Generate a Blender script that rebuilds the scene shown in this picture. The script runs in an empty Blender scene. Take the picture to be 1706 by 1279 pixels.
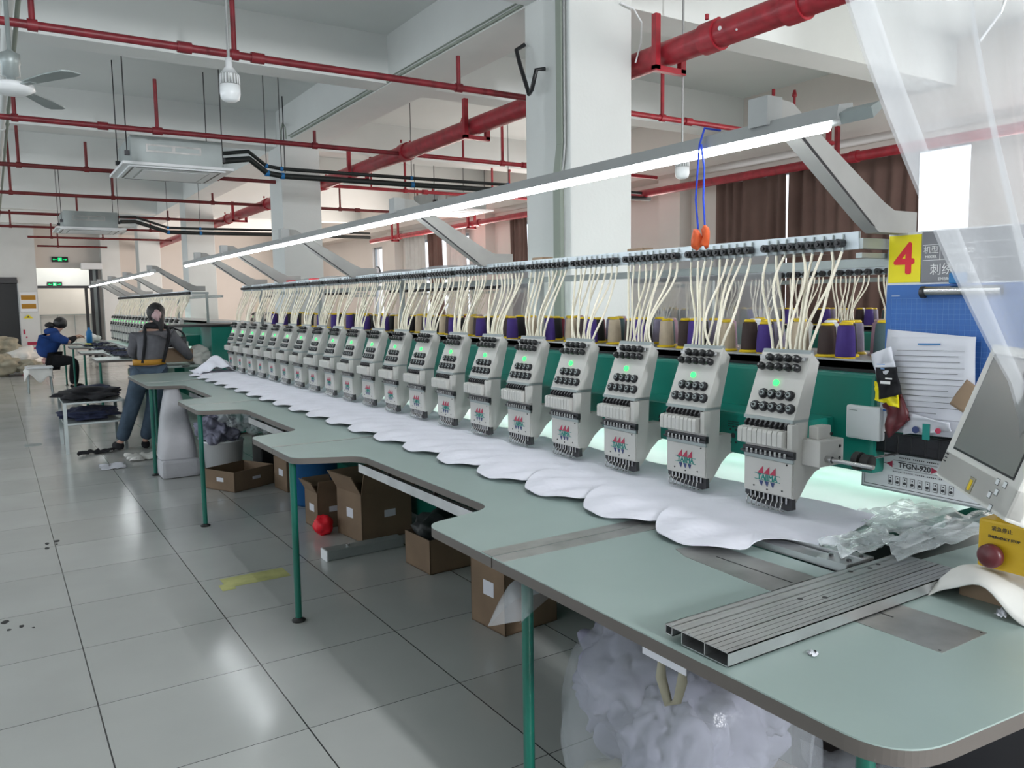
import bpy, bmesh, math, random
from mathutils import Vector, Matrix, noise
random.seed(7)
S = bpy.context.scene
COL = S.collection
PI = math.pi

# ------------------------------------------------------------------ camera
yaw, pitch, roll, CAMH = 0.5687, 0.1024, -0.0140, 1.4746
fw = Vector((math.sin(yaw)*math.cos(pitch), math.cos(yaw)*math.cos(pitch), -math.sin(pitch)))
rt = Vector((math.cos(yaw), -math.sin(yaw), 0)); up = rt.cross(fw)
r2 = rt*math.cos(roll) + up*math.sin(roll); u2 = -rt*math.sin(roll) + up*math.cos(roll)
cam = bpy.data.objects.new('camera', bpy.data.cameras.new('camera')); COL.objects.link(cam)
cam.data.sensor_width = 36; cam.data.lens = 1347.17/1706*36; cam.data.clip_start = .05; cam.data.clip_end = 200
mw = Matrix((r2, u2, -fw)).transposed().to_4x4(); mw.translation = (0, 0, CAMH); cam.matrix_world = mw
S.camera = cam
# ------------------------------------------------------------------ world, light, exposure
S.view_settings.view_transform = 'Standard'; S.view_settings.look = 'None'
S.view_settings.gamma = 1; S.view_settings.use_curve_mapping = False
S.view_settings.exposure = 0.0
W = bpy.data.worlds.new('sky'); S.world = W; W.use_nodes = True
bg = W.node_tree.nodes['Background']; bg.inputs[0].default_value = (.86, .93, 1.0, 1); bg.inputs[1].default_value = 2.0
def area(name, loc, rot, sx, sy, power, color=(1, 1, 1), spread=180):
    d = bpy.data.lights.new(name, 'AREA'); d.shape = 'RECTANGLE'; d.size = sx; d.size_y = sy; d.energy = power; d.color = color
    d.spread = math.radians(spread)
    o = bpy.data.objects.new(name, d); COL.objects.link(o); o.location = loc; o.rotation_euler = rot; return o
# daylight through left and back wall windows, plus one added narrow light
area('window_and_fill_light', (-4.9, 3, 2.3), (0, -PI/2, 0), 1.6, 5, 38, (.86, .94, 1))
area('window_and_fill_light', (-4.9, 10, 2.3), (0, -PI/2, 0), 1.6, 5, 75, (.86, .94, 1))
area('window_and_fill_light', (-4.9, 18, 2.3), (0, -PI/2, 0), 1.6, 5, 75, (.86, .94, 1))
area('window_and_fill_light', (1.24, -5.9, 2.8), (PI/2, 0, 0), .30, .9, 440, (.95, .97, 1))  # added narrow light behind the camera, shapes the shadow edge beside the tables
area('window_and_fill_light', (5.2, -5.9, 2.2), (PI/2, 0, 0), 3.0, 1.8, 50, (1, .97, .92))
# daylight from the window side, area lights inside the curtains
area('window_and_fill_light', (7.6, 2.2, 2.1), (0, PI/2, 0), 2.0, 3.4, 70, (1, .96, .9))
area('window_and_fill_light', (7.6, 9.6, 2.1), (0, PI/2, 0), 1.8, 3.2, 80, (1, .90, .84))  # stands before solid wall, no window opening here
area('window_and_fill_light', (7.6, 14.0, 2.1), (0, PI/2, 0), 1.8, 2.4, 150, (1, .86, .78))
area('window_and_fill_light', (7.6, 20.0, 2.1), (0, PI/2, 0), 1.8, 5, 240, (1, .86, .78))

area('corridor_fill', (2.0, 26.0, 3.7), (0, 0, 0), .3, 1.2, 60, (1, .97, .92))  # added fill lights brighten the corridor, no lamp fixture hangs there
area('corridor_fill', (3.2, 28.1, 3.7), (0, 0, 0), 1.2, .3, 70, (1, .97, .92))

# ------------------------------------------------------------------ materials
def mat(name, col, rough=.5, metal=0., var=0., scale=8., bump=0., emis=0., alpha=1., trans=0., spec=.5, bscale=None, sheen=0.):
    m = bpy.data.materials.new(name); m.use_nodes = True; nt = m.node_tree; b = nt.nodes['Principled BSDF']
    b.inputs['Base Color'].default_value = (*col, 1); b.inputs['Roughness'].default_value = rough; b.inputs['Metallic'].default_value = metal
    b.inputs['Specular IOR Level'].default_value = spec
    if alpha < 1: b.inputs['Alpha'].default_value = alpha
    if trans: b.inputs['Transmission Weight'].default_value = trans
    if emis: b.inputs['Emission Color'].default_value = (*col, 1); b.inputs['Emission Strength'].default_value = emis
    if var or bump:
        tc = nt.nodes.new('ShaderNodeTexCoord'); nz = nt.nodes.new('ShaderNodeTexNoise'); nz.inputs['Scale'].default_value = scale; nz.inputs['Detail'].default_value = 5
        nt.links.new(tc.outputs['Object'], nz.inputs['Vector'])
        if var:
            mx = nt.nodes.new('ShaderNodeMix'); mx.data_type = 'RGBA'
            mx.inputs[6].default_value = (*[c*(1-var) for c in col], 1); mx.inputs[7].default_value = (*[min(1, c*(1+var)) for c in col], 1)
            rp = nt.nodes.new('ShaderNodeMapRange'); rp.inputs[1].default_value = .3; rp.inputs[2].default_value = .7
            nt.links.new(nz.outputs['Fac'], rp.inputs[0]); nt.links.new(rp.outputs[0], mx.inputs[0]); nt.links.new(mx.outputs[2], b.inputs['Base Color'])
        if bump:
            n2 = nz
            if bscale:
                n2 = nt.nodes.new('ShaderNodeTexNoise'); n2.inputs['Scale'].default_value = bscale; nt.links.new(tc.outputs['Object'], n2.inputs['Vector'])
            bp = nt.nodes.new('ShaderNodeBump'); bp.inputs['Strength'].default_value = bump; bp.inputs['Distance'].default_value = .02
            nt.links.new(n2.outputs['Fac'], bp.inputs['Height']); nt.links.new(bp.outputs[0], b.inputs['Normal'])
    return m
M = {}
M['plaster'] = mat('white_plaster', (.70, .72, .71), .8, var=.04, scale=1.5, bump=.05, bscale=40)
M['ceil'] = mat('ceiling_paint', (.72, .75, .74), .85, var=.04, scale=.8)
M['soffit'] = mat('beam_paint', (.74, .76, .75), .85, var=.03, scale=2)
M['endwall'] = mat('far_wall_paint', (.66, .62, .58), .8, var=.04, scale=1)
M['rightwall'] = mat('warm_wall_paint', (.70, .64, .60), .8, var=.04, scale=1)
M['red'] = mat('red_pipe_paint', (.36, .022, .035), .38, var=.25, scale=14)
M['redb'] = mat('branch_pipe_paint', (.20, .016, .024), .42, var=.3, scale=10)
M['darkred'] = mat('dusty_dark_red_paint', (.15, .015, .016), .55, var=.25, scale=10)
M['teal'] = mat('teal_enamel', (.008, .20, .155), .32, var=.10, scale=3)
M['legteal'] = mat('green_leg_enamel', (.004, .12, .085), .35)
M['table'] = mat('pale_green_laminate', (.32, .405, .385), .30, var=.09, scale=2.0)
M['edge'] = mat('brown_edge_band', (.12, .105, .095), .5)
M['bed'] = mat('machine_bed_laminate', (.62, .80, .74), .35, var=.05, scale=5)
M['alu'] = mat('brushed_aluminium', (.55, .56, .57), .33, .85, var=.12, scale=6)
M['steel'] = mat('polished_steel', (.5, .5, .5), .22, 1., var=.15, scale=12)
M['plate'] = mat('scuffed_steel_plate', (.42, .42, .41), .30, .7, var=.25, scale=9)
M['dark'] = mat('dark_metal', (.05, .05, .055), .4, .6)
M['black'] = mat('black_plastic', (.012, .012, .014), .35)
M['rubber'] = mat('matt_black_rubber', (.018, .018, .018), .7)
M['foam'] = mat('black_pipe_insulation', (.008, .012, .012), .55, var=.2, scale=30)
M['white'] = mat('ivory_machine_enamel', (.53, .52, .495), .38, var=.03, scale=6)
M['whitep'] = mat('white_plastic', (.80, .82, .84), .35)
M['lampgrey'] = mat('grey_lamp_profile', (.36, .37, .37), .42, .35, var=.08, scale=4)
M['arm'] = mat('grey_painted_arm', (.36, .355, .34), .5, var=.08, scale=8)
M['barw'] = mat('pale_guide_bar', (.52, .58, .62), .4, .2)
M['green_led'] = mat('green_led', (.03, 1., .12), .4, emis=2.2)
M['tube_l'] = mat('lit_lamp_tube', (.93, .98, 1.), .4, emis=24.)
M['tube_l2'] = mat('lit_under_beam_strip', (.90, 1., .97), .4, emis=15.)
M['cream'] = mat('cream_thread_tube', (.78, .73, .60), .4, var=.1, scale=20)
M['fabric'] = mat('white_fabric', (.76, .76, .84), .9, var=.04, scale=6, bump=.25, bscale=14)
M['fabricd'] = mat('shaded_fabric', (.25, .25, .33), .9, var=.12, scale=7, bump=.3, bscale=16)  # white fabric darkened in its colour for the shade under the table
M['sack'] = mat('white_woven_sack', (.50, .50, .53), .8, var=.05, scale=9, bump=.2, bscale=20)
M['cloth'] = mat('off_white_cloth', (.72, .71, .68), .95, var=.05, scale=7, bump=.3, bscale=10)
M['film'] = mat('clear_plastic_film', (.84, .90, .92), .16, alpha=.36, bump=.5, scale=14)
M['bagfilm'] = mat('clear_bag_film', (.66, .70, .75), .2, alpha=.28, bump=.7, scale=12)
M['veil'] = mat('translucent_curtain_film', (.56, .58, .61), .45, alpha=.40, bump=.15, scale=5)
M['yellow'] = mat('yellow_plastic', (.80, .56, .01), .4)
M['ochre'] = mat('ochre_plastic', (.62, .39, .01), .45)
M['beigem'] = mat('beige_monitor_plastic', (.66, .65, .62), .45)
M['signy'] = mat('yellow_sign', (.86, .74, .0), .5)
M['signr'] = mat('red_print', (.72, .01, .03), .5)
M['signg'] = mat('grey_sign', (.20, .20, .22), .5)
M['print'] = mat('white_print', (.8, .8, .8), .5)
M['ink'] = mat('black_print', (.03, .03, .035), .5)
M['tealink'] = mat('green_print', (.0, .23, .2), .5)
M['navyink'] = mat('navy_print', (.03, .05, .16), .5)
M['redink'] = mat('dark_red_print', (.45, .03, .08), .5)
M['blue'] = mat('blue_mat', (.03, .13, .42), .5, var=.06)
M['bluel'] = mat('pale_grid_print', (.16, .32, .62), .5)
M['paper'] = mat('white_paper', (.66, .67, .73), .8)
M['card'] = mat('brown_cardboard', (.20, .135, .085), .85, var=.12, scale=5, bump=.05)
M['cardl'] = mat('pale_cardboard', (.30, .21, .14), .85, var=.12, scale=5)
M['barrel'] = mat('blue_barrel', (.01, .10, .28), .45)
M['netred'] = mat('red_net', (.85, .012, .03), .5)
M['curtain'] = mat('brown_curtain', (.16, .095, .08), .9, var=.12, scale=3)
M['curtainw'] = mat('white_curtain', (.62, .60, .58), .9, var=.05)
M['frame'] = mat('window_frame', (.34, .36, .38), .5, .3)
M['screen'] = mat('grey_screen', (.22, .22, .21), .25, var=.05, scale=2)
M['estop'] = mat('dark_red_button', (.10, .015, .02), .4)
M['skin'] = mat('skin', (.50, .31, .24), .6)
M['hair'] = mat('black_hair', (.012, .011, .012), .5, bump=.3, scale=60)
M['jacket'] = mat('grey_jacket', (.125, .125, .14), .9, var=.12, scale=20, bump=.2)
M['jeans'] = mat('blue_grey_jeans', (.055, .085, .125), .9, var=.15, scale=20, bump=.2)
M['bluej'] = mat('blue_jacket', (.008, .045, .20), .85, var=.15, scale=12, bump=.2)
M['blackc'] = mat('black_cloth', (.010, .010, .013), .95, var=.2, scale=20)
M['navyc'] = mat('navy_cloth', (.016, .022, .055), .95, var=.2, scale=20)
M['belt'] = mat('yellow_belt', (.45, .22, .02), .7)
M['pink'] = mat('pale_pink_plastic', (.50, .34, .35), .4)
M['beige'] = mat('beige_sacking', (.32, .30, .23), .95, var=.2, scale=8, bump=.3)
M['door'] = mat('black_doorway', (.01, .011, .013), .4)
M['glow'] = mat('white_bulb', (.78, .81, .83), .3, emis=.08)
M['exit'] = mat('exit_green', (.0, .75, .22), .5, emis=.9)
M['orange'] = mat('orange_net', (.85, .13, .03), .6)
M['cord'] = mat('blue_cord', (.01, .06, .60), .5)
M['tape'] = mat('yellow_floor_tape', (.55, .55, .22), .6, alpha=.8, var=.2, scale=10)
M['dirt'] = mat('dark_floor_stain', (.03, .03, .03), .8)
M['mesh'] = mat('black_wire_mesh', (.015, .015, .02), .5, alpha=.85)
M['bluetie'] = mat('blue_tape', (.01, .16, .42), .5)
M['conduit'] = mat('grey_green_conduit', (.30, .34, .29), .6)
M['galv'] = mat('galvanised_sheet', (.34, .38, .38), .45, .5, var=.1, scale=5)
THREADS = {'purple': (.055, .025, .21), 'dark brown': (.045, .026, .024), 'beige': (.55, .45, .33), 'black': (.012, .012, .014), 'white': (.66, .68, .72),
           'dark red': (.20, .01, .03), 'lilac': (.34, .31, .43), 'teal grey': (.06, .11, .12), 'mauve': (.36, .22, .29)}
TM = {k: mat(k.replace(' ', '_')+'_thread', c, .7, var=.06, scale=40) for k, c in THREADS.items()}

def floor_mat():
    m = bpy.data.materials.new('white_floor_tiles'); m.use_nodes = True; nt = m.node_tree; b = nt.nodes['Principled BSDF']; N = nt.nodes; L = nt.links
    tc = N.new('ShaderNodeTexCoord'); mp = N.new('ShaderNodeMapping'); mp.vector_type = 'POINT'
    mp.inputs['Location'].default_value = (-.2361/.6+20, -3.2559/.6+20, 0); mp.inputs['Scale'].default_value = (1/.6, 1/.6, 1)
    L.new(tc.outputs['Object'], mp.inputs[0])
    fr = N.new('ShaderNodeVectorMath'); fr.operation = 'FRACTION'; L.new(mp.outputs[0], fr.inputs[0])
    fl = N.new('ShaderNodeVectorMath'); fl.operation = 'FLOOR'; L.new(mp.outputs[0], fl.inputs[0])
    sp = N.new('ShaderNodeSeparateXYZ'); L.new(fr.outputs[0], sp.inputs[0])
    def edge(o, w):
        a = N.new('ShaderNodeMath'); a.operation = 'SUBTRACT'; L.new(o, a.inputs[0]); a.inputs[1].default_value = .5
        c = N.new('ShaderNodeMath'); c.operation = 'ABSOLUTE'; L.new(a.outputs[0], c.inputs[0])
        g = N.new('ShaderNodeMath'); g.operation = 'GREATER_THAN'; L.new(c.outputs[0], g.inputs[0]); g.inputs[1].default_value = .5-w; return g.outputs[0]
    mxm = N.new('ShaderNodeMath'); mxm.operation = 'MAXIMUM'; L.new(edge(sp.outputs[0], .0042), mxm.inputs[0]); L.new(edge(sp.outputs[1], .0028), mxm.inputs[1])
    wn = N.new('ShaderNodeTexWhiteNoise'); wn.noise_dimensions = '2D'; L.new(fl.outputs[0], wn.inputs[0])
    t = N.new('ShaderNodeMix'); t.data_type = 'RGBA'; t.inputs[6].default_value = (.50, .51, .49, 1); t.inputs[7].default_value = (.57, .58, .56, 1); L.new(wn.outputs[0], t.inputs[0])
    nz = N.new('ShaderNodeTexNoise'); nz.inputs['Scale'].default_value = 1.7; nz.inputs['Detail'].default_value = 6; L.new(tc.outputs['Object'], nz.inputs['Vector'])
    d = N.new('ShaderNodeMix'); d.data_type = 'RGBA'; d.blend_type = 'MULTIPLY'; d.inputs[0].default_value = .25
    L.new(t.outputs[2], d.inputs[6]); L.new(nz.outputs['Fac'], d.inputs[7])
    g = N.new('ShaderNodeMix'); g.data_type = 'RGBA'; g.inputs[7].default_value = (.045, .045, .045, 1); L.new(mxm.outputs[0], g.inputs[0]); L.new(d.outputs[2], g.inputs[6])
    L.new(g.outputs[2], b.inputs['Base Color'])
    r = N.new('ShaderNodeMapRange'); r.inputs[3].default_value = .10; r.inputs[4].default_value = .24; L.new(nz.outputs['Fac'], r.inputs[0]); L.new(r.outputs[0], b.inputs['Roughness'])
    b.inputs['Specular IOR Level'].default_value = .6
    return m
M['floor'] = floor_mat()

# ------------------------------------------------------------------ helpers
def tag(o, label=None, cat=None, group=None, kind=None):
    if label: o['label'] = label
    if cat: o['category'] = cat
    if group: o['group'] = group
    if kind: o['kind'] = kind
    return o
def empty(name, loc, label=None, cat=None, group=None, rz=0):
    o = bpy.data.objects.new(name, None); COL.objects.link(o); o.location = loc; o.rotation_euler = (0, 0, rz); o.empty_display_size = .05
    return tag(o, label, cat, group)
class MB:
    """collects shapes and links them as one mesh object"""
    def __init__(s): s.v = []; s.f = []; s.mi = []; s.sm = []; s.mats = []; s.cur = 0; s.X = None
    def m(s, mt):
        if mt not in s.mats: s.mats.append(mt)
        s.cur = s.mats.index(mt); return s
    def xf(s, X=None): s.X = X; return s
    def add(s, vs, fs, smooth=False):
        n = len(s.v)
        for v in vs:
            v = Vector(v); s.v.append(tuple(s.X @ v) if s.X else tuple(v))
        for f in fs: s.f.append(tuple(n+i for i in f)); s.mi.append(s.cur); s.sm.append(smooth)
        return s
    def box(s, x0, x1, y0, y1, z0, z1, bev=0.):
        if bev <= 0:
            vs = [(x, y, z) for x in (x0, x1) for y in (y0, y1) for z in (z0, z1)]
            return s.add(vs, [(0, 1, 3, 2), (4, 6, 7, 5), (0, 4, 5, 1), (2, 3, 7, 6), (0, 2, 6, 4), (1, 5, 7, 3)])
        bm = bmesh.new(); bmesh.ops.create_cube(bm, size=1)
        for v in bm.verts: v.co = Vector(((x0+x1)/2+v.co.x*(x1-x0), (y0+y1)/2+v.co.y*(y1-y0), (z0+z1)/2+v.co.z*(z1-z0)))
        bmesh.ops.bevel(bm, geom=bm.edges[:], offset=bev, segments=2, affect='EDGES', profile=.6)
        return s.bm(bm)
    def bm(s, bm, smooth=False):
        bm.verts.ensure_lookup_table(); bm.verts.index_update()
        s.add([v.co.copy() for v in bm.verts], [[v.index for v in f.verts] for f in bm.faces], smooth); bm.free(); return s
    def cyl(s, p0, p1, r0, r1=None, n=12, cap=True, smooth=True):
        r1 = r0 if r1 is None else r1
        p0 = Vector(p0); p1 = Vector(p1); d = (p1-p0)
        if d.length < 1e-9: return s
        d.normalize(); a = d.orthogonal().normalized(); b = d.cross(a); vs = []
        for p, r in ((p0, r0), (p1, r1)):
            for k in range(n): t = 2*PI*k/n; vs.append(p+a*math.cos(t)*r+b*math.sin(t)*r)
        s.add(vs, [(k, (k+1) % n, n+(k+1) % n, n+k) for k in range(n)], smooth)
        if cap: s.add(vs[:n], [tuple(reversed(range(n)))]); s.add(vs[n:], [tuple(range(n))])
        return s
    def tube(s, pts, r, n=8, cap=True, radii=None):
        pts = [Vector(p) for p in pts]; m = len(pts); vs = []; prev = None
        for i, p in enumerate(pts):
            d = (pts[min(i+1, m-1)]-pts[max(i-1, 0)]).normalized()
            if prev is None: a = d.orthogonal().normalized()
            else: a = (prev-d*prev.dot(d)); a = a.normalized() if a.length > 1e-6 else d.orthogonal().normalized()
            prev = a; b = d.cross(a); rr = radii[i] if radii else r
            for k in range(n): t = 2*PI*k/n; vs.append(p+a*math.cos(t)*rr+b*math.sin(t)*rr)
        fs = [(i*n+k, i*n+(k+1) % n, (i+1)*n+(k+1) % n, (i+1)*n+k) for i in range(m-1) for k in range(n)]
        s.add(vs, fs, True)
        if cap: s.add(vs[:n], [tuple(reversed(range(n)))]); s.add(vs[-n:], [tuple(range(n))])
        return s
    def lathe(s, prof, c=(0, 0, 0), n=20, axis='z'):
        vs = []
        for r, h in prof:
            for k in range(n):
                t = 2*PI*k/n; q = (r*math.cos(t), r*math.sin(t), h)
                if axis == 'x': q = (h, q[0], q[1])
                vs.append((c[0]+q[0], c[1]+q[1], c[2]+q[2]))
        fs = [(i*n+k, i*n+(k+1) % n, (i+1)*n+(k+1) % n, (i+1)*n+k) for i in range(len(prof)-1) for k in range(n)]
        return s.add(vs, fs, True)
    def prism(s, poly, a0, a1, axis='z'):
        """poly in the two other axes (xy for z, xz for y, yz for x)"""
        def P(p, a): return (p[0], p[1], a) if axis == 'z' else ((p[0], a, p[1]) if axis == 'y' else (a, p[0], p[1]))
        n = len(poly); vs = [P(p, a0) for p in poly]+[P(p, a1) for p in poly]
        s.add(vs, [(k, (k+1) % n, n+(k+1) % n, n+k) for k in range(n)])
        s.add(vs[:n], [tuple(reversed(range(n)))]); s.add(vs[n:], [tuple(range(n))]); return s
    def ball(s, c, r, sub=2, sc=(1, 1, 1), jit=0, seed=0, fold=0):
        bm = bmesh.new(); bmesh.ops.create_icosphere(bm, subdivisions=sub, radius=1)
        for v in bm.verts:
            k = 1+jit*noise.noise(v.co*2.2+Vector((seed, seed*.7, 0)))
            if fold: k -= fold*(1-abs(noise.noise(v.co*3.1+Vector((0, seed, seed))))*2.5)**3*(1 if True else 0)
            v.co = Vector((c[0]+v.co.x*r*sc[0]*k, c[1]+v.co.y*r*sc[1]*k, c[2]+v.co.z*r*sc[2]*k))
        return s.bm(bm, True)
    def mesh(s, name):
        me = bpy.data.meshes.new(name); me.from_pydata(s.v, [], s.f)
        for mt in s.mats: me.materials.append(M[mt] if isinstance(mt, str) else mt)
        for p, i, sm in zip(me.polygons, s.mi, s.sm): p.material_index = i; p.use_smooth = sm
        bm = bmesh.new(); bm.from_mesh(me); bmesh.ops.recalc_face_normals(bm, faces=bm.faces[:]); bm.to_mesh(me); bm.free()
        me.update(); return me
    def build(s, name, parent=None, loc=(0, 0, 0), **kw):
        o = bpy.data.objects.new(name, s.mesh(name)); COL.objects.link(o); o.location = loc
        if parent: o.parent = parent
        return tag(o, **kw)
def put(name, me, parent=None, loc=(0, 0, 0), rot=(0, 0, 0), **kw):
    o = bpy.data.objects.new(name, me); COL.objects.link(o); o.location = loc; o.rotation_euler = rot
    if parent: o.parent = parent
    return tag(o, **kw)
def dup(o, parent=None):
    c = o.copy(); COL.objects.link(c)
    if parent: c.parent = parent
    return c
def mb(mt): return MB().m(mt)
def struct(name, b, **kw): return b.build(name, kind='structure', **kw)
def text_mesh(txt, size, mt, ext=.0004, ax='CENTER', off=0):
    cu = bpy.data.curves.new('lettering', 'FONT'); cu.body = txt; cu.size = size; cu.extrude = ext; cu.align_x = ax; cu.align_y = 'CENTER'; cu.resolution_u = 3; cu.offset = off
    o = bpy.data.objects.new('tmp', cu); COL.objects.link(o); dg = bpy.context.evaluated_depsgraph_get(); dg.update()
    me = bpy.data.meshes.new_from_object(o.evaluated_get(dg)); bpy.data.objects.remove(o); me.materials.clear(); me.materials.append(M[mt]); return me
ROTX = (PI/2, 0, -PI/2)      # lettering standing on a surface that faces -X
def join_text(b, txt, size, mt, X, bold=0):
    me = text_mesh(txt, size, mt); b.m(mt)
    for n_, (dx, dy) in enumerate(((0, 0), (bold, 0), (-bold, 0), (0, bold), (0, -bold)) if bold else ((0, 0),)):
        b.add([X @ (v.co+Vector((dx, dy, n_*.00012))) for v in me.vertices], [tuple(p.vertices) for p in me.polygons])
def face_x(x, y, z): return Matrix.Translation((x, y, z)) @ Matrix(((0, 0, -1), (-1, 0, 0), (0, 1, 0))).to_4x4()
def sheet(b, f, nu, nv, thick=0.):
    """grid surface f(u,v)->point, optional thickness"""
    pts = [[Vector(f(i/nu, j/nv)) for j in range(nv+1)] for i in range(nu+1)]
    vs = [p for row in pts for p in row]; w = nv+1
    fs = [(i*w+j, i*w+j+1, (i+1)*w+j+1, (i+1)*w+j) for i in range(nu) for j in range(nv)]
    if not thick: return b.add(vs, fs, True)
    nrm = []
    for i in range(nu+1):
        for j in range(nv+1):
            a = pts[min(i+1, nu)][j]-pts[max(i-1, 0)][j]; c = pts[i][min(j+1, nv)]-pts[i][max(j-1, 0)]
            q = a.cross(c); nrm.append(q.normalized() if q.length > 1e-12 else Vector((0, 0, 1)))
    n = len(vs); v2 = [v-k*thick for v, k in zip(vs, nrm)]; fs2 = [tuple(n+i for i in reversed(f_)) for f_ in fs]; rim = []
    for j in range(nv): rim += [(j, j+1, n+j+1, n+j), (nu*w+j+1, nu*w+j, n+nu*w+j, n+nu*w+j+1)]
    for i in range(nu): rim += [((i+1)*w, i*w, n+i*w, n+(i+1)*w), (i*w+nv, (i+1)*w+nv, n+(i+1)*w+nv, n+i*w+nv)]
    return b.add(vs+v2, fs+fs2+rim, True)
def skin_obj(name, mt, verts, edges, radii, parent=None, sub=2, root=0):
    me = bpy.data.meshes.new(name); me.from_pydata(verts, edges, []); o = bpy.data.objects.new(name, me); COL.objects.link(o)
    md = o.modifiers.new('s', 'SKIN'); sv = me.skin_vertices[0].data if me.skin_vertices else None
    if sv is None:
        bm = bmesh.new(); bm.from_mesh(me); bm.verts.layers.skin.verify(); bm.to_mesh(me); bm.free(); sv = me.skin_vertices[0].data
    for i, r in enumerate(radii):
        sv[i].radius = (r, r) if not isinstance(r, tuple) else r; sv[i].use_root = (i == root)
    md.use_smooth_shade = True
    m2 = o.modifiers.new('u', 'SUBSURF'); m2.levels = sub; m2.render_levels = sub
    dg = bpy.context.evaluated_depsgraph_get(); dg.update(); ev = bpy.data.meshes.new_from_object(o.evaluated_get(dg)); bpy.data.objects.remove(o)
    ev.materials.clear(); ev.materials.append(M[mt])
    for p in ev.polygons: p.use_smooth = True
    return put(name, ev, parent)
ORD = ['first', 'second', 'third', 'fourth', 'fifth', 'sixth', 'seventh', 'eighth', 'ninth', 'tenth', 'eleventh', 'twelfth', 'thirteenth', 'fourteenth',
       'fifteenth', 'sixteenth', 'seventeenth', 'eighteenth', 'nineteenth', 'twentieth']

# ================================================================== SETTING
CZ, SZ = 3.83, 3.41
struct('floor', mb('floor').box(-5, 8.3, -6, 29, -.1, 0))
struct('ceiling', mb('ceil').box(-5, 8.3, -6, 29, CZ, CZ+.15))
# beams
k = 1
for i, y in enumerate((-1.6, 4.3, 10.2, 16.05, 21.9)):
    struct('trim_%d' % k, mb('soffit').box(-5, 8.2, y, y+.32, SZ, CZ)); k += 1
for y in (1.15, 6.84, 12.9, 18.8):
    struct('trim_%d' % k, mb('soffit').box(-5, 8.2, y, y+.28, SZ+.002, CZ)); k += 1
struct('trim_%d' % k, mb('soffit').box(3.11, 3.56, -6, 24.5, SZ-.004, CZ)); k += 1
struct('trim_%d' % k, mb('soffit').box(-2.9, -2.45, -6, 24.5, SZ-.004, CZ)); k += 1
struct('trim_%d' % k, mb('rightwall').box(7.7, 8.16, -6, 24.5, 3.12, CZ)); k += 1
# columns
for i, y in enumerate((-1.75, 4.15, 10.08, 15.92, 21.7)):
    c = mb('plaster').box(3.11, 3.61, y, y+.5, 0, SZ, .012)
    struct('trim_%d' % k, c); k += 1
# right wall with window openings
def wall_x(name, x0, x1, ya, yb, z1, openings, mt):
    b = mb(mt); y = ya
    for (o0, o1, zb, zt) in openings:
        b.box(x0, x1, y, o0, 0, z1); b.box(x0, x1, o0, o1, 0, zb); b.box(x0, x1, o0, o1, zt, z1); y = o1
    b.box(x0, x1, y, yb, 0, z1); return struct(name, b)
RW = [(.4, 3.3, 1.0, 3.0), (4.38, 7.55, 1.0, 3.0), (11.9, 12.7, 1.0, 2.9), (14.3, 16.9, 1.0, 2.85), (18.6, 19.2, 1.0, 2.85)]
wall_x('wall_right', 8.16, 8.36, -6, 24.5, CZ, RW, 'rightwall')
LW = [(.5, 5.5, .9, 3.0), (7.5, 12.5, .9, 3.0), (15.5, 20.5, .9, 3.0)]
wall_x('wall_left', -5.2, -5, -6, 24.5, CZ, LW, 'plaster')
n = 1
for X, ops in ((8.22, RW), (-5.14, LW)):
    for (a, b_, zb, zt) in ops:
        w = mb('frame'); m_ = 3 if b_-a > 2 else 1
        w.box(X, X+.06, a, b_, zb, zb+.05).box(X, X+.06, a, b_, zt-.05, zt)
        for q in range(m_+1): yy = a+(b_-a)*q/m_; w.box(X, X+.06, max(a, yy-.025), min(b_, yy+.025), zb, zt)
        w.box(X, X+.06, a, b_, zb+.95, zb+1.02)
        struct('window_%d' % n, w); n += 1
# wall behind the camera
b = mb('plaster').box(-5, .9, -6.2, -6, 0, CZ).box(.9, 1.5, -6.2, -6, 0, 1.5).box(.9, 1.5, -6.2, -6, 3.4, CZ).box(1.5, 3.5, -6.2, -6, 0, CZ).box(3.5, 6.9, -6.2, -6, 0, 1.2).box(3.5, 6.9, -6.2, -6, 3.2, CZ).box(6.9, 8.3, -6.2, -6, 0, CZ)
struct('wall_back', b)
# far wall with the opening to the corridor
EY = 24.5
b = mb('plaster').box(-5, -.9, EY, EY+.2, 0, CZ).box(-.9, .25, EY, EY+.2, 2.2, CZ).box(.6, 1.02, EY, EY+.2, 0, CZ).box(.25, .6, EY, EY+.2, 2.2, CZ)
b.m('endwall').box(1.02, 2.3, EY, EY+.2, 2.5, CZ).box(2.3, 8.3, EY, EY+.2, 0, CZ)
struct('wall_far', b)
struct('trim_%d' % k, mb('plaster').box(.60, 1.03, EY-.35, EY-.005, 0, CZ).box(-.9, .60, EY-.35, EY-.005, 2.17, CZ)); k += 1
struct('trim_%d' % k, mb('plaster').box(2.55, 3.0, EY-.3, EY-.005, 0, CZ)); k += 1
struct('door_1', mb('door').box(-.9, .595, EY+.02, EY+.12, 0, 2.19).m('black').box(-.9, .59, EY-.42, EY-.36, 2.10, 2.24))
struct('wall_corridor', mb('endwall').box(1.02, 5, 28.8, 29, 0, CZ).m('plaster').box(.82, 1.02, EY+.2, 29, 0, CZ).box(4.8, 5.0, EY+.2, 29, 0, CZ))
b = mb('plaster').box(1.02, 4.8, 27.2, 27.35, 2.06, CZ).box(2.75, 4.8, 27.2, 27.35, 0, 2.06)
struct('wall_inner', b)
struct('door_2', mb('dark').box(1.02, 1.08, 27.1, 27.2, 0, 2.1).box(1.02, 2.75, 27.1, 27.2, 2.02, 2.1).box(2.68, 2.76, 27.1, 27.2, 0, 2.1).box(2.36, 2.44, 27.12, 27.2, 0, 2.02))
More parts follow.
